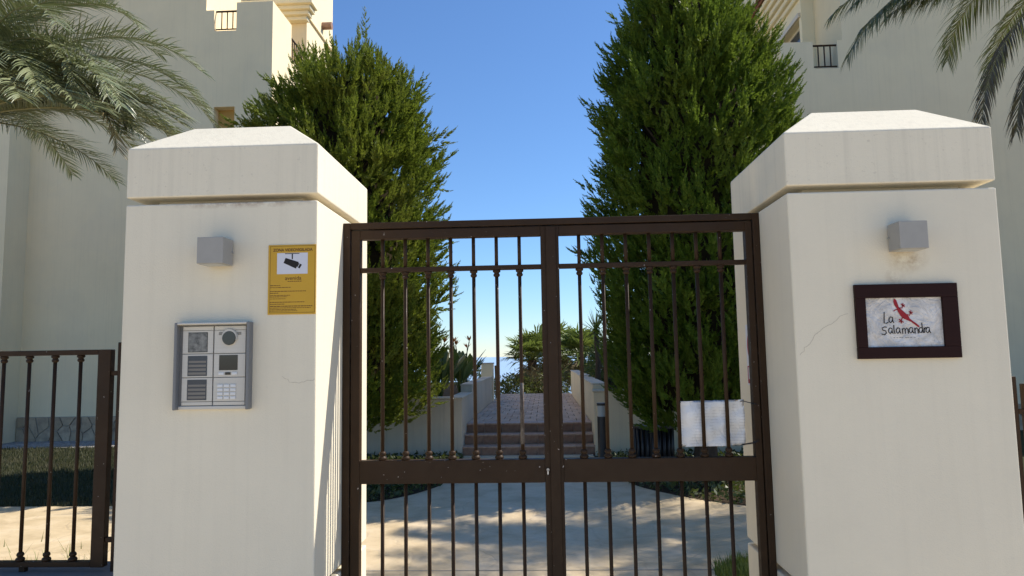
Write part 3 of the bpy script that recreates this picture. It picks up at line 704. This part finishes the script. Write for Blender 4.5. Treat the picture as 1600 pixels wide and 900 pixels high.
# ------------------------------------------------------------------ houses
HY = 14.6
def rail(parent, p0, p1, z0, z1, n, r=.012):
    (xa, ya), (xb, yb) = p0, p1
    q = MB().tube([(xa, ya, z1), (xb, yb, z1)], .022, 8).build('railing', M['brown'], parent)
    MB().tube([(xa, ya, z0), (xb, yb, z0)], .016, 8).build('lower_rail', M['brown'], q)
    for k in range(1, n + 1):
        f = k / (n + 1); MB().tube([(xa + (xb - xa) * f, ya + (yb - ya) * f, z0), (xa + (xb - xa) * f, ya + (yb - ya) * f, z1)], r, 6).build('railing_bar', M['brown'], q)
h = empty('villa', (-9, 16, 0), 'pale rendered villa with notched terrace parapet behind the silvery palm', 'villa', 'villas behind the gate')
MB().box(-18, -11.12, 13.98, 22, -.1, 13).build('wall', M['house'], h)
MB().box(-11.12, -7.28, HY, 22, -.1, 13).build('wall', M['house'], h)
MB().box(-7.28, -5.79, HY, 21, -.1, 6.4).build('wall', M['house'], h)
XN0, XN1 = -7.10, -6.60
# wall band with the ochre window recess
MB().box(-7.28, -7.06, HY, 16.8, 6.4, 7.10).build('wall', M['house'], h); MB().box(-6.60, -5.79, HY, 16.8, 6.4, 7.10).build('wall', M['house'], h)
MB().box(-7.06, -6.60, HY + .22, 16.8, 6.4, 7.10).build('ochre_recess', M['ochre'], h)
MB().box(-7.28, -5.79, HY, 16.8, 7.10, 8.62).build('wall', M['house'], h)
MB().box(-7.28, XN0, HY, HY + .22, 8.62, 9.30).build('parapet', M['house'], h)
MB().box(XN0, XN1, HY, HY + .22, 8.62, 8.82).build('parapet', M['house'], h)
MB().box(XN1, -5.79, HY, HY + .22, 8.62, 9.46).build('parapet', M['house'], h)
MB().box(-6.01, -5.79, HY + .22, 15.75, 8.62, 9.46).build('parapet', M['house'], h)
rail(h, (XN0, HY + .1), (XN1, HY + .1), 8.90, 9.31, 3)
rail(h, (-5.86, 15.75), (-5.86, 16.78), 8.72, 9.22, 7)
MB().box(-9, -5.79, 16.8, 18.95, 8.62, 14).build('rear_wall', M['house'], h)
MB().box(-9, -5.79, 16.8, 18.95, 6, 8.62).build('rear_wall', M['house'], h)
MB().bbox(-5.789, -5.74, 16.82, 18.95, 10.18, 10.24, .01).build('string_course', M['house'], h)
for k in range(4): MB().bbox(-9, -5.72 + .07 * k, 16.6 - .09 * k, 16.795, 10.02 + .10 * k, 10.12 + .10 * k, .02).build('cornice_band', M['creamhouse'], h)
bm = bmesh.new(); bmesh.ops.create_cone(bm, segments=10, radius1=.10, radius2=.10, depth=.3, cap_ends=True, matrix=Matrix.Translation((-5.68, 18.05, 10.55)) @ Matrix.Rotation(R(90), 4, 'Y'))
MB().bm(bm).build('drain_spout', M['terra'], h)
# crazy paving skirt stones
def clip(poly, px, py, nx_, ny_):
    out = []
    for i in range(len(poly)):
        a, b = poly[i], poly[(i + 1) % len(poly)]
        da = (a[0] - px) * nx_ + (a[1] - py) * ny_; db = (b[0] - px) * nx_ + (b[1] - py) * ny_
        if da <= 0: out.append(a)
        if (da < 0 < db) or (db < 0 < da): t = da / (da - db); out.append((a[0] + (b[0] - a[0]) * t, a[1] + (b[1] - a[1]) * t))
    return out
def skirt(parent, x0, x1, y, seed, nb):
    sk = MB().box(x0, x1, y - .03, y - .001, -.05, .50).build('stone_skirt', M['mortar'], parent)
    rg = random.Random(seed); n = nb
    pts = [(x0 + (x1 - x0) * (i // 2 + rg.uniform(.1, .9)) / (n / 2), (.02 if i % 2 else .26) + rg.uniform(0, .22)) for i in range(n)]
    for i, p in enumerate(pts):
        poly = [(x0 + .005, -.04), (x1 - .005, -.04), (x1 - .005, .49), (x0 + .005, .49)]
        for j, q in enumerate(pts):
            if j == i or abs(q[0] - p[0]) > 1.2: continue
            dx, dz = q[0] - p[0], q[1] - p[1]; l = math.hypot(dx, dz)
            poly = clip(poly, (p[0] + q[0]) / 2 - dx / l * .012, (p[1] + q[1]) / 2 - dz / l * .012, dx / l, dz / l)
            if len(poly) < 3: break
        if len(poly) >= 3: MB().prism_y(poly, y - .045 - rg.uniform(0, .012), y - .029).build('stone', M['stone'], sk)
skirt(h, -11.1, -6.0, HY, 3, 44)
skirt(h, -14, -11.14, 13.98, 4, 20)
adopt(h)
h2 = empty('villa', (9, 16, 0), 'pale villa with terracotta eaves and cream upper storey beyond the plaque pillar', 'villa', 'villas behind the gate')
MB().box(6.39, 20, HY, 22, -.1, 13).build('wall', M['houseB'], h2)
MB().box(5.095, 6.39, HY, 24, -.1, 7.30).build('wall', M['houseB'], h2)
MB().box(5.095, 5.777, HY, HY + .22, 7.30, 8.09).build('parapet', M['houseB'], h2)
MB().box(5.777, 6.28, HY, HY + .22, 7.30, 7.50).build('parapet', M['houseB'], h2)
MB().box(6.28, 6.39, HY, HY + .22, 7.30, 8.10).build('parapet', M['houseB'], h2)
MB().box(5.095, 5.315, HY + .22, 24, 7.30, 8.09).build('parapet', M['houseB'], h2)
rail(h2, (5.777, HY + .06), (6.28, HY + .06), 7.56, 8.02, 3, .014)
# cream upper storey with a sliding door opening in its side wall
YA, YB2, ZD = 16.15, 18.3, 9.33
MB().box(6.11, 9, 16.0, YA, 7.30, 11.2).build('upper_wall', M['creamhouse'], h2)
MB().box(6.11, 9, YA, YB2, ZD, 11.2).build('upper_wall', M['creamhouse'], h2)
MB().box(6.11, 9, YB2, 24, 7.30, 11.2).build('upper_wall', M['creamhouse'], h2)
MB().box(6.36, 6.40, YA, YB2, 7.30, ZD).build('curtain', M['curtain'], h2)
wn = MB().box(6.28, 6.29, YA + .02, YB2 - .02, 7.32, ZD - .02).build('sliding_door', M['glass'], h2)
for (a, b, c, d) in ((YA, YA + .07, 7.30, ZD), (YB2 - .07, YB2, 7.30, ZD), ((YA + YB2) / 2 - .04, (YA + YB2) / 2 + .04, 7.30, ZD - .07), (YA + .07, YB2 - .07, ZD - .07, ZD)):
    MB().bbox(6.255, 6.315, a, b, c, d, .006).build('frame', M['frame'], wn)
MB().bbox(6.05, 6.112, YA - .1, YB2 + .1, ZD + .005, ZD + .12, .01).build('lintel_moulding', M['frame'], h2)
for k in range(5): MB().bbox(6.03 - .075 * k, 6.6, 15.92 - .075 * k, 24, 9.78 + .135 * k, 9.78 + .135 * (k + 1) - .004, .03).build('cornice_band', M['creamhouse'], h2)
srct = None
for i in range(34):
    for j in range(3):
        yy = 15.7 + .24 * i; xx = 5.62 + .34 * j; zz = 10.50 + .16 * j
        if srct is None:
            pr = []; fs_ = []
            for a in range(7):
                t = math.pi * a / 6
                for (X_, sc) in ((0, 1), (.42, .85)):
                    for rad in (.115, .095): pr.append((X_, math.cos(t) * rad * sc, math.sin(t) * rad * sc + X_ * .47))
            for a in range(6):
                b = 4 * a; c = b + 4
                fs_ += [(b, b + 2, c + 2, c), (b + 1, c + 1, c + 3, b + 3), (b, c, c + 1, b + 1), (b + 2, b + 3, c + 3, c + 2)]
            srct = mk('roof_tile', pr, fs_, M['tile'], h2, True); srct.location = (xx, yy, zz)
        else: share(srct, 'roof_tile', (xx, yy, zz), h2)
MB().add([(5.66, 15.6, 10.46), (9, 15.6, 12.03), (9, 24, 12.03), (5.66, 24, 10.46), (5.66, 15.6, 10.44), (9, 15.6, 11.9), (9, 24, 11.9), (5.66, 24, 10.44)], [(0, 1, 2, 3), (4, 7, 6, 5), (0, 4, 5, 1), (1, 5, 6, 2), (2, 6, 7, 3), (3, 7, 4, 0)]).build('roof', M['tile'], h2)
skirt(h2, 6.0, 13, HY, 8, 40)
adopt(h2)

# ------------------------------------------------------------------ conifers
def plume_proto(rg, m=18):
    Q = []
    for i in range(m):
        t = (i + .5) / m; base = np.array([t, 0, .10 * t * t])
        for s in (0, 1):
            roll = rg.uniform(0, 2 * np.pi); ang = rg.uniform(.45, .75) * (1 - .25 * t); L = (.25 * (1 - t) ** .8 + .075) * rg.uniform(.75, 1.25)
            d = np.array([np.cos(ang), np.sin(ang) * np.cos(roll), np.sin(ang) * np.sin(roll) * .75])
            w = np.cross(d, rg.normal(size=3)); w /= np.linalg.norm(w); w *= L * rg.uniform(.13, .20)
            Q.append([base, base + d * L * .45 + w, base + d * L, base + d * L * .45 - w])
    b = np.array([.9, 0, .08]); w = np.array([0, .02, 0]); Q.append([b, b + [.1, 0, .02] + w, b + [.22, 0, .05], b + [.1, 0, .02] - w])
    return np.array(Q).reshape(-1, 3)
def conifer(cx, cy, prof, n, mat, label, seed, lump=.16, spikes=60, leader=None, up=.75):
    rg = np.random.default_rng(seed); protos = [plume_proto(rg) for _ in range(8)]
    g = empty('conifer', (cx, cy, -.02), label, 'tree', 'conifers behind the gate')
    zs = np.array([p[0] for p in prof]); rs = np.array([p[1] for p in prof]); xo = np.array([p[2] for p in prof])
    ph = rg.uniform(0, 6.28, 8)
    def lumps(a, z): return 1 + lump * (np.sin(3 * a + z * 2.1 + ph[0]) * .4 + np.sin(5 * a - z * 3.3 + ph[1]) * .4 + np.sin(2 * a + z * 5 + ph[3]) * .3)
    def samp(k):
        z = rg.uniform(zs[0], zs[-1], k * 4); z = z[rg.uniform(0, rs.max(), k * 4) < np.interp(z, zs, rs) + .12][:k]; return z, rg.uniform(0, 2 * np.pi, len(z))
    # boughs: a bundle of sprays round a common axis, so the surface reads as pointed tufts with dark gaps
    zb, ab = samp(n); nb = len(zb)
    rb = np.interp(zb, zs, rs) * lumps(ab, zb) * rg.uniform(.74, .97, nb)
    B = np.stack([cx + np.interp(zb, zs, xo) + rb * np.cos(ab), cy + rb * np.sin(ab), zb], 1)
    top = np.clip((zb - zs[-1] + .9) / .9, 0, 1)
    DB = np.stack([np.cos(ab), np.sin(ab), up * rg.uniform(.6, 1.5, nb) + top * 1.8], 1) + rg.normal(0, .18, (nb, 3)); DB /= np.linalg.norm(DB, axis=1)[:, None]
    LB = rg.uniform(.28, .52, nb); sp = rg.choice(nb, spikes, replace=False); LB[sp] *= rg.uniform(1.25, 1.7, spikes); DB[sp, 2] *= .6
    K = 10; t = (np.arange(K) / (K - 1))[None, :, None]; tt = np.repeat(t, nb, 0)
    spread = (.16 + .42 * (1 - tt))
    J = rg.normal(0, 1, (nb, K, 3)) * spread
    D = DB[:, None, :] + J * .85; D[:, :, 2] += .12; P = B[:, None, :] + DB[:, None, :] * (LB[:, None, None] * (tt * .9 - .25)) + rg.normal(0, .025, (nb, K, 3)) + J * .05
    L = (LB[:, None] * (.62 - .26 * tt[:, :, 0])) * rg.uniform(.8, 1.15, (nb, K))
    D = D.reshape(-1, 3); P = P.reshape(-1, 3); L = L.ravel()
    # inner filling
    zi, ai = samp(1500); ri = np.interp(zi, zs, rs) * rg.uniform(.5, .75, len(zi))
    P = np.concatenate([P, np.stack([cx + np.interp(zi, zs, xo) + ri * np.cos(ai), cy + ri * np.sin(ai), zi], 1)])
    D = np.concatenate([D, np.stack([np.cos(ai), np.sin(ai), np.full(len(zi), .8)], 1) + rg.normal(0, .3, (len(zi), 3))]); L = np.concatenate([L, rg.uniform(.3, .45, len(zi))])
    n = len(P); D /= np.linalg.norm(D, axis=1)[:, None]
    side = np.cross(D, np.array([0, 0, 1.])); side /= np.linalg.norm(side, axis=1)[:, None] + 1e-9; upv = np.cross(side, D)
    out = []
    idx = rg.integers(0, len(protos), n)
    for k, pr in enumerate(protos):
        q = idx == k
        out.append((P[q][:, None, :] + L[q][:, None, None] * (pr[None, :, 0:1] * D[q][:, None] + pr[None, :, 1:2] * side[q][:, None] + pr[None, :, 2:3] * upv[q][:, None])).reshape(-1, 3))
    V = np.concatenate(out)
    if leader is not None:
        for (lx, lz0, lz1) in leader:
            for i in range(26):
                t = i / 26; z = lz0 + (lz1 - lz0) * t; aa = rg.uniform(0, 6.28); d = np.array([np.cos(aa), np.sin(aa), 1.3]); d /= np.linalg.norm(d)
                s1 = np.cross(d, [0, 0, 1]); s1 /= np.linalg.norm(s1); u1 = np.cross(s1, d); Ls = .22 * (1 - t) + .07; pr = protos[i % 8]
                V = np.concatenate([V, np.array([cx + lx, cy, z]) + Ls * (pr[:, 0:1] * d + pr[:, 1:2] * s1 + pr[:, 2:3] * u1)])
    c = mknp('crown', V, 4, mat, g); c['kind'] = 'stuff'
    # opaque dark core added to block see-through, coloured like dead twigs
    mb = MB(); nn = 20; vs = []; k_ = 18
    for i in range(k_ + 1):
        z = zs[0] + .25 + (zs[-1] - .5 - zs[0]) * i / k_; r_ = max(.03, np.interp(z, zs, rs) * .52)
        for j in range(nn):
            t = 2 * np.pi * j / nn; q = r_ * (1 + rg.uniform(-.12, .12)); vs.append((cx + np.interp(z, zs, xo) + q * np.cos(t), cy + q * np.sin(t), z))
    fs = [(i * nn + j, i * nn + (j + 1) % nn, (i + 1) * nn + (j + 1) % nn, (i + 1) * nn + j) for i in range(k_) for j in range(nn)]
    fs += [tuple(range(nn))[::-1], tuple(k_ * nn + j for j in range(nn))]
    mb.add(vs, fs).build('dark_core', M['twig_core'], g)
    MB().tube([(cx, cy, -.1), (cx + .03, cy, .6), (cx, cy, 1.6), (cx + xo[-1] * .5, cy, zs[-1] * .6), (cx + xo[-1], cy, zs[-1] - .2)], [.17, .14, .12, .08, .02], 10).build('trunk', M['bark'], g, True)
    for k in range(14):
        z = rg.uniform(1, zs[-1] - 1); aa = rg.uniform(0, 6.28); r_ = np.interp(z, zs, rs) * .7
        MB().tube([(cx, cy, z), (cx + r_ * .5 * np.cos(aa), cy + r_ * .5 * np.sin(aa), z + .2), (cx + r_ * np.cos(aa), cy + r_ * np.sin(aa), z + .6)], [.035, .025, .01], 6).build('limb', M['bark'], g, True)
    adopt(g)
def pull(prof, k): return [(1.6 + (z - 1.6) * k, r * k, x * k) for z, r, x in prof]
conifer(-2.91, 10.2, pull([(.66, .75, 0), (.95, 1.10, 0), (1.7, 1.33, 0), (2.8, 1.38, 0), (3.7, 1.38, 0), (4.4, 1.32, .0), (4.85, 1.16, .0), (5.3, .98, .02), (5.65, .66, .10), (5.85, .28, .2)], 1.02), 1150, M['cypA'],
        'olive green bushy conifer with a bare leader behind the intercom pillar', 21, .15, 70, [(.30, 5.8, 6.95), (-.45, 5.65, 6.05), (.05, 5.7, 6.2)], .85)
conifer(2.105, 9.7, pull([(.58, .80, 0), (.92, 1.15, 0), (1.7, 1.36, 0), (2.8, 1.38, 0), (3.8, 1.34, 0), (4.6, 1.34, .02), (5.2, 1.22, .02), (5.8, 1.02, .0), (6.4, .78, -.04), (6.9, .52, -.06), (7.3, .25, -.06)], .97), 1250, M['cypB'],
        'tall deep green conifer between the gate and the plaque pillar', 33, .12, 60, None, 1.05)

# ------------------------------------------------------------------ feather palms
def frond(parent, base, az, el, L, droop, ll, mat, rg, lw=.011, nl=64, vee=.5, hang=.35, name='frond'):
    n = 22; pts = []; p = Vector(base); e = el; side_turn = rg.uniform(-.25, .25)
    for i in range(n + 1):
        pts.append(p.copy()); a = az + side_turn * (i / n) ** 2
        p = p + Vector((math.cos(a) * math.cos(e), math.sin(a) * math.cos(e), math.sin(e))) * (L / n); e -= droop / n * (.5 + 1.3 * i / n)
    mb = MB(); mb.tube(pts[::2], [.012 * (1 - .85 * i / (n // 2)) + .0015 for i in range(n // 2 + 1)], 5)
    rach = mb
    fv = []; ff = []
    for i in range(nl):
        t = .12 + .88 * (i + .5) / nl; k = min(n - 1, int(t * n)); f = t * n - k
        q = pts[k].lerp(pts[k + 1], f); d = (pts[k + 1] - pts[k]).normalized(); s = d.cross(Vector((0, 0, 1)))
        if s.length < .1: s = Vector((math.sin(az), -math.cos(az), 0))
        s.normalize(); u = s.cross(d)
        for sg_ in (-1, 1):
            ln = ll * (.35 + .65 * math.sin(math.pi * min(1, t * .88 + .12)) ** .7) * rg.uniform(.8, 1.15)
            fwd = .55 + .6 * t + rg.uniform(-.12, .12); dd = (s * sg_ + d * fwd + u * (vee * rg.uniform(.4, 1.3))).normalized()
            w = dd.cross(u + s * rg.uniform(-.8, .8)).normalized() * lw * rg.uniform(.8, 1.2)
            a = q.copy(); o = len(fv); hg = hang * rg.uniform(.5, 1.5)
            for j in range(4):
                tt = j / 3; wj = w * (1 - .92 * tt ** 2) * (.6 if j == 0 else 1)
                fv += [tuple(a - wj), tuple(a + wj)]
                dd = (dd + Vector((0, 0, -hg)) * (.35 + .5 * tt)).normalized(); a = a + dd * ln / 3
            ff += [(o, o + 1, o + 3, o + 2), (o + 2, o + 3, o + 5, o + 4), (o + 4, o + 5, o + 7, o + 6)]
    fo = mk(name, fv, ff, mat, parent); rach.build('rachis', M['rachis'], fo)
    return fo
def palm(name, base, top, trunk_r, specs, label, mat, dry, seed, ll, nl, hang, lw, vee, zmin):
    rg = random.Random(seed); g = empty(name, base, label, 'palm', None)
    b = Vector(base); t = Vector(top)
    pts = [b.lerp(t, i / 14) for i in range(15)]; rs = [trunk_r * (1.25 - .35 * i / 14) * (1 + .06 * (i % 2)) for i in range(15)]
    MB().tube(pts, rs, 14).build('trunk', M['bark'], g, True)
    for (az, el, L, dr, dryf) in specs(rg):
        for _ in range(25):
            e, z, lo = el, t.z, 99
            for i in range(22): z += math.sin(e) * L / 22; lo = min(lo, z); e -= dr / 22 * (.5 + 1.3 * i / 22)
            if lo > (zmin if dryf == 0 else 3.2): break
            el += .07; dr *= .94
        frond(g, t + Vector((rg.uniform(-.06, .06), rg.uniform(-.06, .06), rg.uniform(-.15, .1))), az, el, L, dr, ll * rg.uniform(.85, 1.1), dry if dryf == 1 else mat, rg, lw, nl, vee, hang)
    adopt(g)
def specsA(rg):
    out = [(R(2), .62, 3.4, 1.45, 0), (R(-4), .35, 3.3, 1.15, 0), (R(-14), .50, 3.3, 1.4, 0), (R(-9), .18, 3.2, .85, 0), (R(8), .9, 3.5, 1.6, 0), (R(-20), .75, 2.9, 1.9, 0), (R(-26), .25, 2.9, 1.1, 0), (R(-7), .60, 2.9, 1.9, 1),
           (R(14), .40, 3.2, 1.2, 0), (R(-2), 1.1, 3.2, 1.8, 0), (R(-34), .5, 2.8, 1.5, 0), (R(-45), .4, 2.7, 1.4, 0), (R(22), .7, 3.4, 1.5, 0), (R(-30), .95, 2.9, 1.7, 0), (R(-12), .9, 3.1, 2.1, 0), (R(5), .25, 3.0, 1.0, 0), (R(-16), .1, 2.8, .8, 0), (R(-22), .05, 2.5, .7, 0), (R(-30), .3, 2.6, 1.2, 0), (R(-5), .05, 2.7, .7, 0), (R(0), .45, 2.7, 1.6, 0), (R(-38), .15, 2.3, .9, 0), (R(10), .1, 2.8, .8, 0)]
    for i in range(46): out.append((i * 2.399 + rg.uniform(-.2, .2), rg.uniform(.1, 1.45), rg.uniform(2.5, 3.1), rg.uniform(1.0, 1.6), 0))
    return out
palm('feather_palm', (-7.2, 8.0, -.02), (-7.2, 8.0, 4.6), .16, specsA, 'silvery feather palm with arching fronds in front of the villa wall', M['palmA'], M['palmdry'], 7, .54, 104, .30, .0085, .5, 4.25)
def specsB(rg):
    out = [(R(181), .0, 3.9, 1.0, 2), (R(178), .15, 3.5, .9, 0), (R(184), .05, 3.2, .75, 0), (R(175), .02, 2.9, .6, 0), (R(180), -.05, 2.7, .5, 0), (R(182.5), .12, 3.6, .8, 0), (R(172), .1, 3.2, .8, 0), (R(179), -.12, 2.4, .4, 0), (R(182), -.55, 3.1, .85, 1), (R(176), -.7, 2.8, .7, 1)]
    for i in range(22): out.append((i * 2.399 + rg.uniform(-.2, .2), rg.uniform(.25, 1.25), rg.uniform(2.4, 3.1), rg.uniform(1.1, 1.8), 0))
    return out
palm('feather_palm', (6.95, 8.2, -.02), (6.95, 8.2, 6.4), .15, specsB, 'dark green feather palm drooping over the plaque pillar', M['palmB'], M['palmBdry'], 17, .60, 112, .80, .0088, .15, 5.35)

# ------------------------------------------------------------------ planting along the upper path
def strelitzia(x, y, z, hgt, n, label, seed, flowers=2):
    rg = random.Random(seed); g = empty('bird_of_paradise', (x, y, z), label, 'plant', 'flowering plants in the path planter')
    for i in range(n):
        a = i * 2.399 + rg.uniform(-.3, .3); lean = rg.uniform(.15, .62); H = hgt * rg.uniform(.75, 1.1)
        d = Vector((math.cos(a), math.sin(a), 0)); s = Vector((-d.y, d.x, 0)); vs = []; fs = []
        for j in range(9):
            t = j / 8; p = Vector((x, y, z - .06)) + d * (H * lean * t * (.5 + .6 * t)) + Vector((0, 0, H * t * (1 - .12 * t * lean)))
            w = .012 if t < .42 else .015 + .085 * math.sin(math.pi * min(1, (t - .42) / .58)) ** .8
            vs += [tuple(p - s * w + d * w * .3), tuple(p), tuple(p + s * w + d * w * .3)]
        for j in range(8): o = 3 * j; fs += [(o, o + 1, o + 4, o + 3), (o + 1, o + 2, o + 5, o + 4)]
        mk('leaf', vs, fs, M['strel'], g)
    for k in range(flowers):
        a = rg.uniform(0, 6.28); top = Vector((x + .35 * math.cos(a) * hgt * .6, y + .3 * math.sin(a) * hgt * .5, z + hgt * rg.uniform(.98, 1.12)))
        st2 = MB().tube([(x, y, z), (x + (top.x - x) * .4, y + (top.y - y) * .4, z + hgt * .5), tuple(top)], .012, 6).build('flower_stem', M['strel'], g)
        mb = MB()
        for q in range(6):
            b = rg.uniform(0, 6.28); dd = Vector((math.cos(b) * .7, math.sin(b) * .7, .8)).normalized() * .17; sd = dd.cross(Vector((0, 0, 1))).normalized() * .022
            mb.add([tuple(top), tuple(top + dd * .5 + sd), tuple(top + dd), tuple(top + dd * .5 - sd)], [(0, 1, 2, 3)])
        mb.build('flower', M['flower'], st2)
    adopt(g)
strelitzia(-1.95, 13.2, .86, .95, 18, 'dark leafed bird of paradise plant with orange blooms beside the conifer', 3, 3)
strelitzia(-1.80, 15.0, .86, 1.0, 16, 'bird of paradise plant with orange blooms midway along the path wall', 5, 3)
strelitzia(-1.90, 17.0, .86, .85, 14, 'smaller bird of paradise plant near the cream end post', 6, 1)
def shrub(x, y, z, rx, rz, n, size, mat, label, seed, name='shrub'):
    rg = np.random.default_rng(seed); g = empty(name, (x, y, z), label, 'shrub', 'shrubs along the upper path')
    d = rg.normal(size=(n, 3)); d /= np.linalg.norm(d, axis=1)[:, None]; r = rg.uniform(.35, 1, n) ** .6 * (1 + .2 * np.sin(4 * np.arctan2(d[:, 1], d[:, 0]) + 5 * d[:, 2]))
    P = np.stack([x + d[:, 0] * rx * r, y + d[:, 1] * rx * r, z + rz + d[:, 2] * rz * r], 1)
    c = mknp('foliage', leaf_quads(P, size, d, .35), 4, mat, g); c['kind'] = 'stuff'
    for k in range(7):
        a = k * .9; MB().tube([(x, y, z - .1), (x + .3 * rx * math.cos(a), y + .3 * rx * math.sin(a), z + rz * .7), (x + .7 * rx * math.cos(a), y + .7 * rx * math.sin(a), z + rz * 1.4)], [.02, .014, .006], 5).build('stem', M['bark'], g)
    adopt(g)
shrub(1.45, 15.2, .92, .55, .42, 1500, .11, M['shrub'], 'olive grey small leafed shrub on top of the warm planter wall', 1)
shrub(1.55, 17.4, .92, .6, .5, 1500, .11, M['shrub'], 'loose green shrub farther along the warm planter wall', 2)
shrub(-2.1, 19.8, .55, .5, .45, 900, .10, M['fan'], 'yellow green shrub beyond the cream end post', 4)
def yucca(x, y, z, hz, label, seed):
    rg = random.Random(seed); g = empty('yucca', (x, y, z), label, 'plant')
    MB().tube([(x, y, z - .1), (x + .03, y, z + hz * .5), (x, y, z + hz)], [.06, .05, .045], 8).build('trunk', M['bark'], g, True)
    for k in range(60):
        a = rg.uniform(0, 6.28); e = rg.uniform(-.5, 1.4); d = Vector((math.cos(a) * math.cos(e), math.sin(a) * math.cos(e), math.sin(e))); L = rg.uniform(.35, .5); s = d.cross(Vector((.1, .2, 1))).normalized() * .013
        p = Vector((x, y, z + hz))
        mk('leaf', [tuple(p - s * .7), tuple(p + s * .7), tuple(p + d * L * .5 + s), tuple(p + d * L), tuple(p + d * L * .5 - s)], [(0, 1, 2, 3, 4)], M['fan'], g)
    adopt(g)
yucca(1.02, 14.0, .92, 1.15, 'spiky yucca rosette showing past the deep green conifer', 2)
def fan_palm(x, y, zt, label, seed, n=30, rad=.75, base=None):
    rg = random.Random(seed); zb = ground_z(x, y); g = empty('fan_palm', (x, y, zb), label, 'palm', 'fan palms beyond the path')
    MB().tube([(x, y, zb - .1), (x + .05, y, (zb + zt) / 2), (x, y, zt)], [.22, .20, .16], 12).build('trunk', M['bark'], g, True)
    def fan(a, e, pl, r, mat, nm):
        d = Vector((math.cos(a) * math.cos(e), math.sin(a) * math.cos(e), math.sin(e))); c = Vector((x, y, zt)) + d * pl; s = d.cross(Vector((0, 0, 1))).normalized(); u = s.cross(d)
        mb = MB(); mb.tube([(x, y, zt), tuple(c)], [.018, .010], 5)
        for k in range(17):
            t = (k - 8) / 8 * 1.9; dd = (d * math.cos(t) + s * math.sin(t) + u * .25 * abs(math.sin(t))).normalized(); rl = r * (1 - .18 * abs(t) / 1.9) * rg.uniform(.85, 1.08); w = dd.cross(u).normalized() * rl * .055
            tip = c + dd * rl + Vector((0, 0, -rl * rg.uniform(.08, .35)))
            mb.add([tuple(c), tuple(c + dd * rl * .55 + w), tuple(tip), tuple(c + dd * rl * .55 - w)], [(0, 1, 2, 3)])
        mb.build(nm, mat, g)
    for i in range(n): fan(i * 2.399, rg.uniform(-.25, 1.35), rg.uniform(.45, .8), rad * rg.uniform(.8, 1.1), M['fan'], 'leaf')
    for i in range(22): fan(i * 2.399 + .4, rg.uniform(-1.35, -.6), rg.uniform(.3, .9), rad * .8, M['fandry'], 'dead_leaf')
    adopt(g)
fan_palm(-.45, 25.5, 1.45, 'bushy fan palm with a dry skirt closing off the path', 3, 46, .8)
fan_palm(1.35, 26.5, 1.55, 'pale green fan palm behind the warm planter wall', 4, 40, .8)
shrub(-.95, 24.6, ground_z(0, 24.6), .7, .62, 1800, .12, M['shrub'], 'dense dark shrub at the foot of the bushy fan palm', 9)
shrub(-1.55, 25.4, ground_z(0, 25.4), .55, .6, 1500, .12, M['shrub'], 'olive bush between the leaning post and the fan palm', 11)
shrub(.15, 25.2, ground_z(0, 25.2), .8, .8, 2200, .12, M['shrub'], 'broad green bush filling the gap between the two fan palms', 12)
fan_palm(.45, 28.5, 1.75, 'taller fan palm standing between and behind the other two', 6, 40, .85)
shrub(2.2, 19.5, .92, .8, .62, 2000, .12, M['fan'], 'tall light green shrub at the far end of the warm planter', 13)
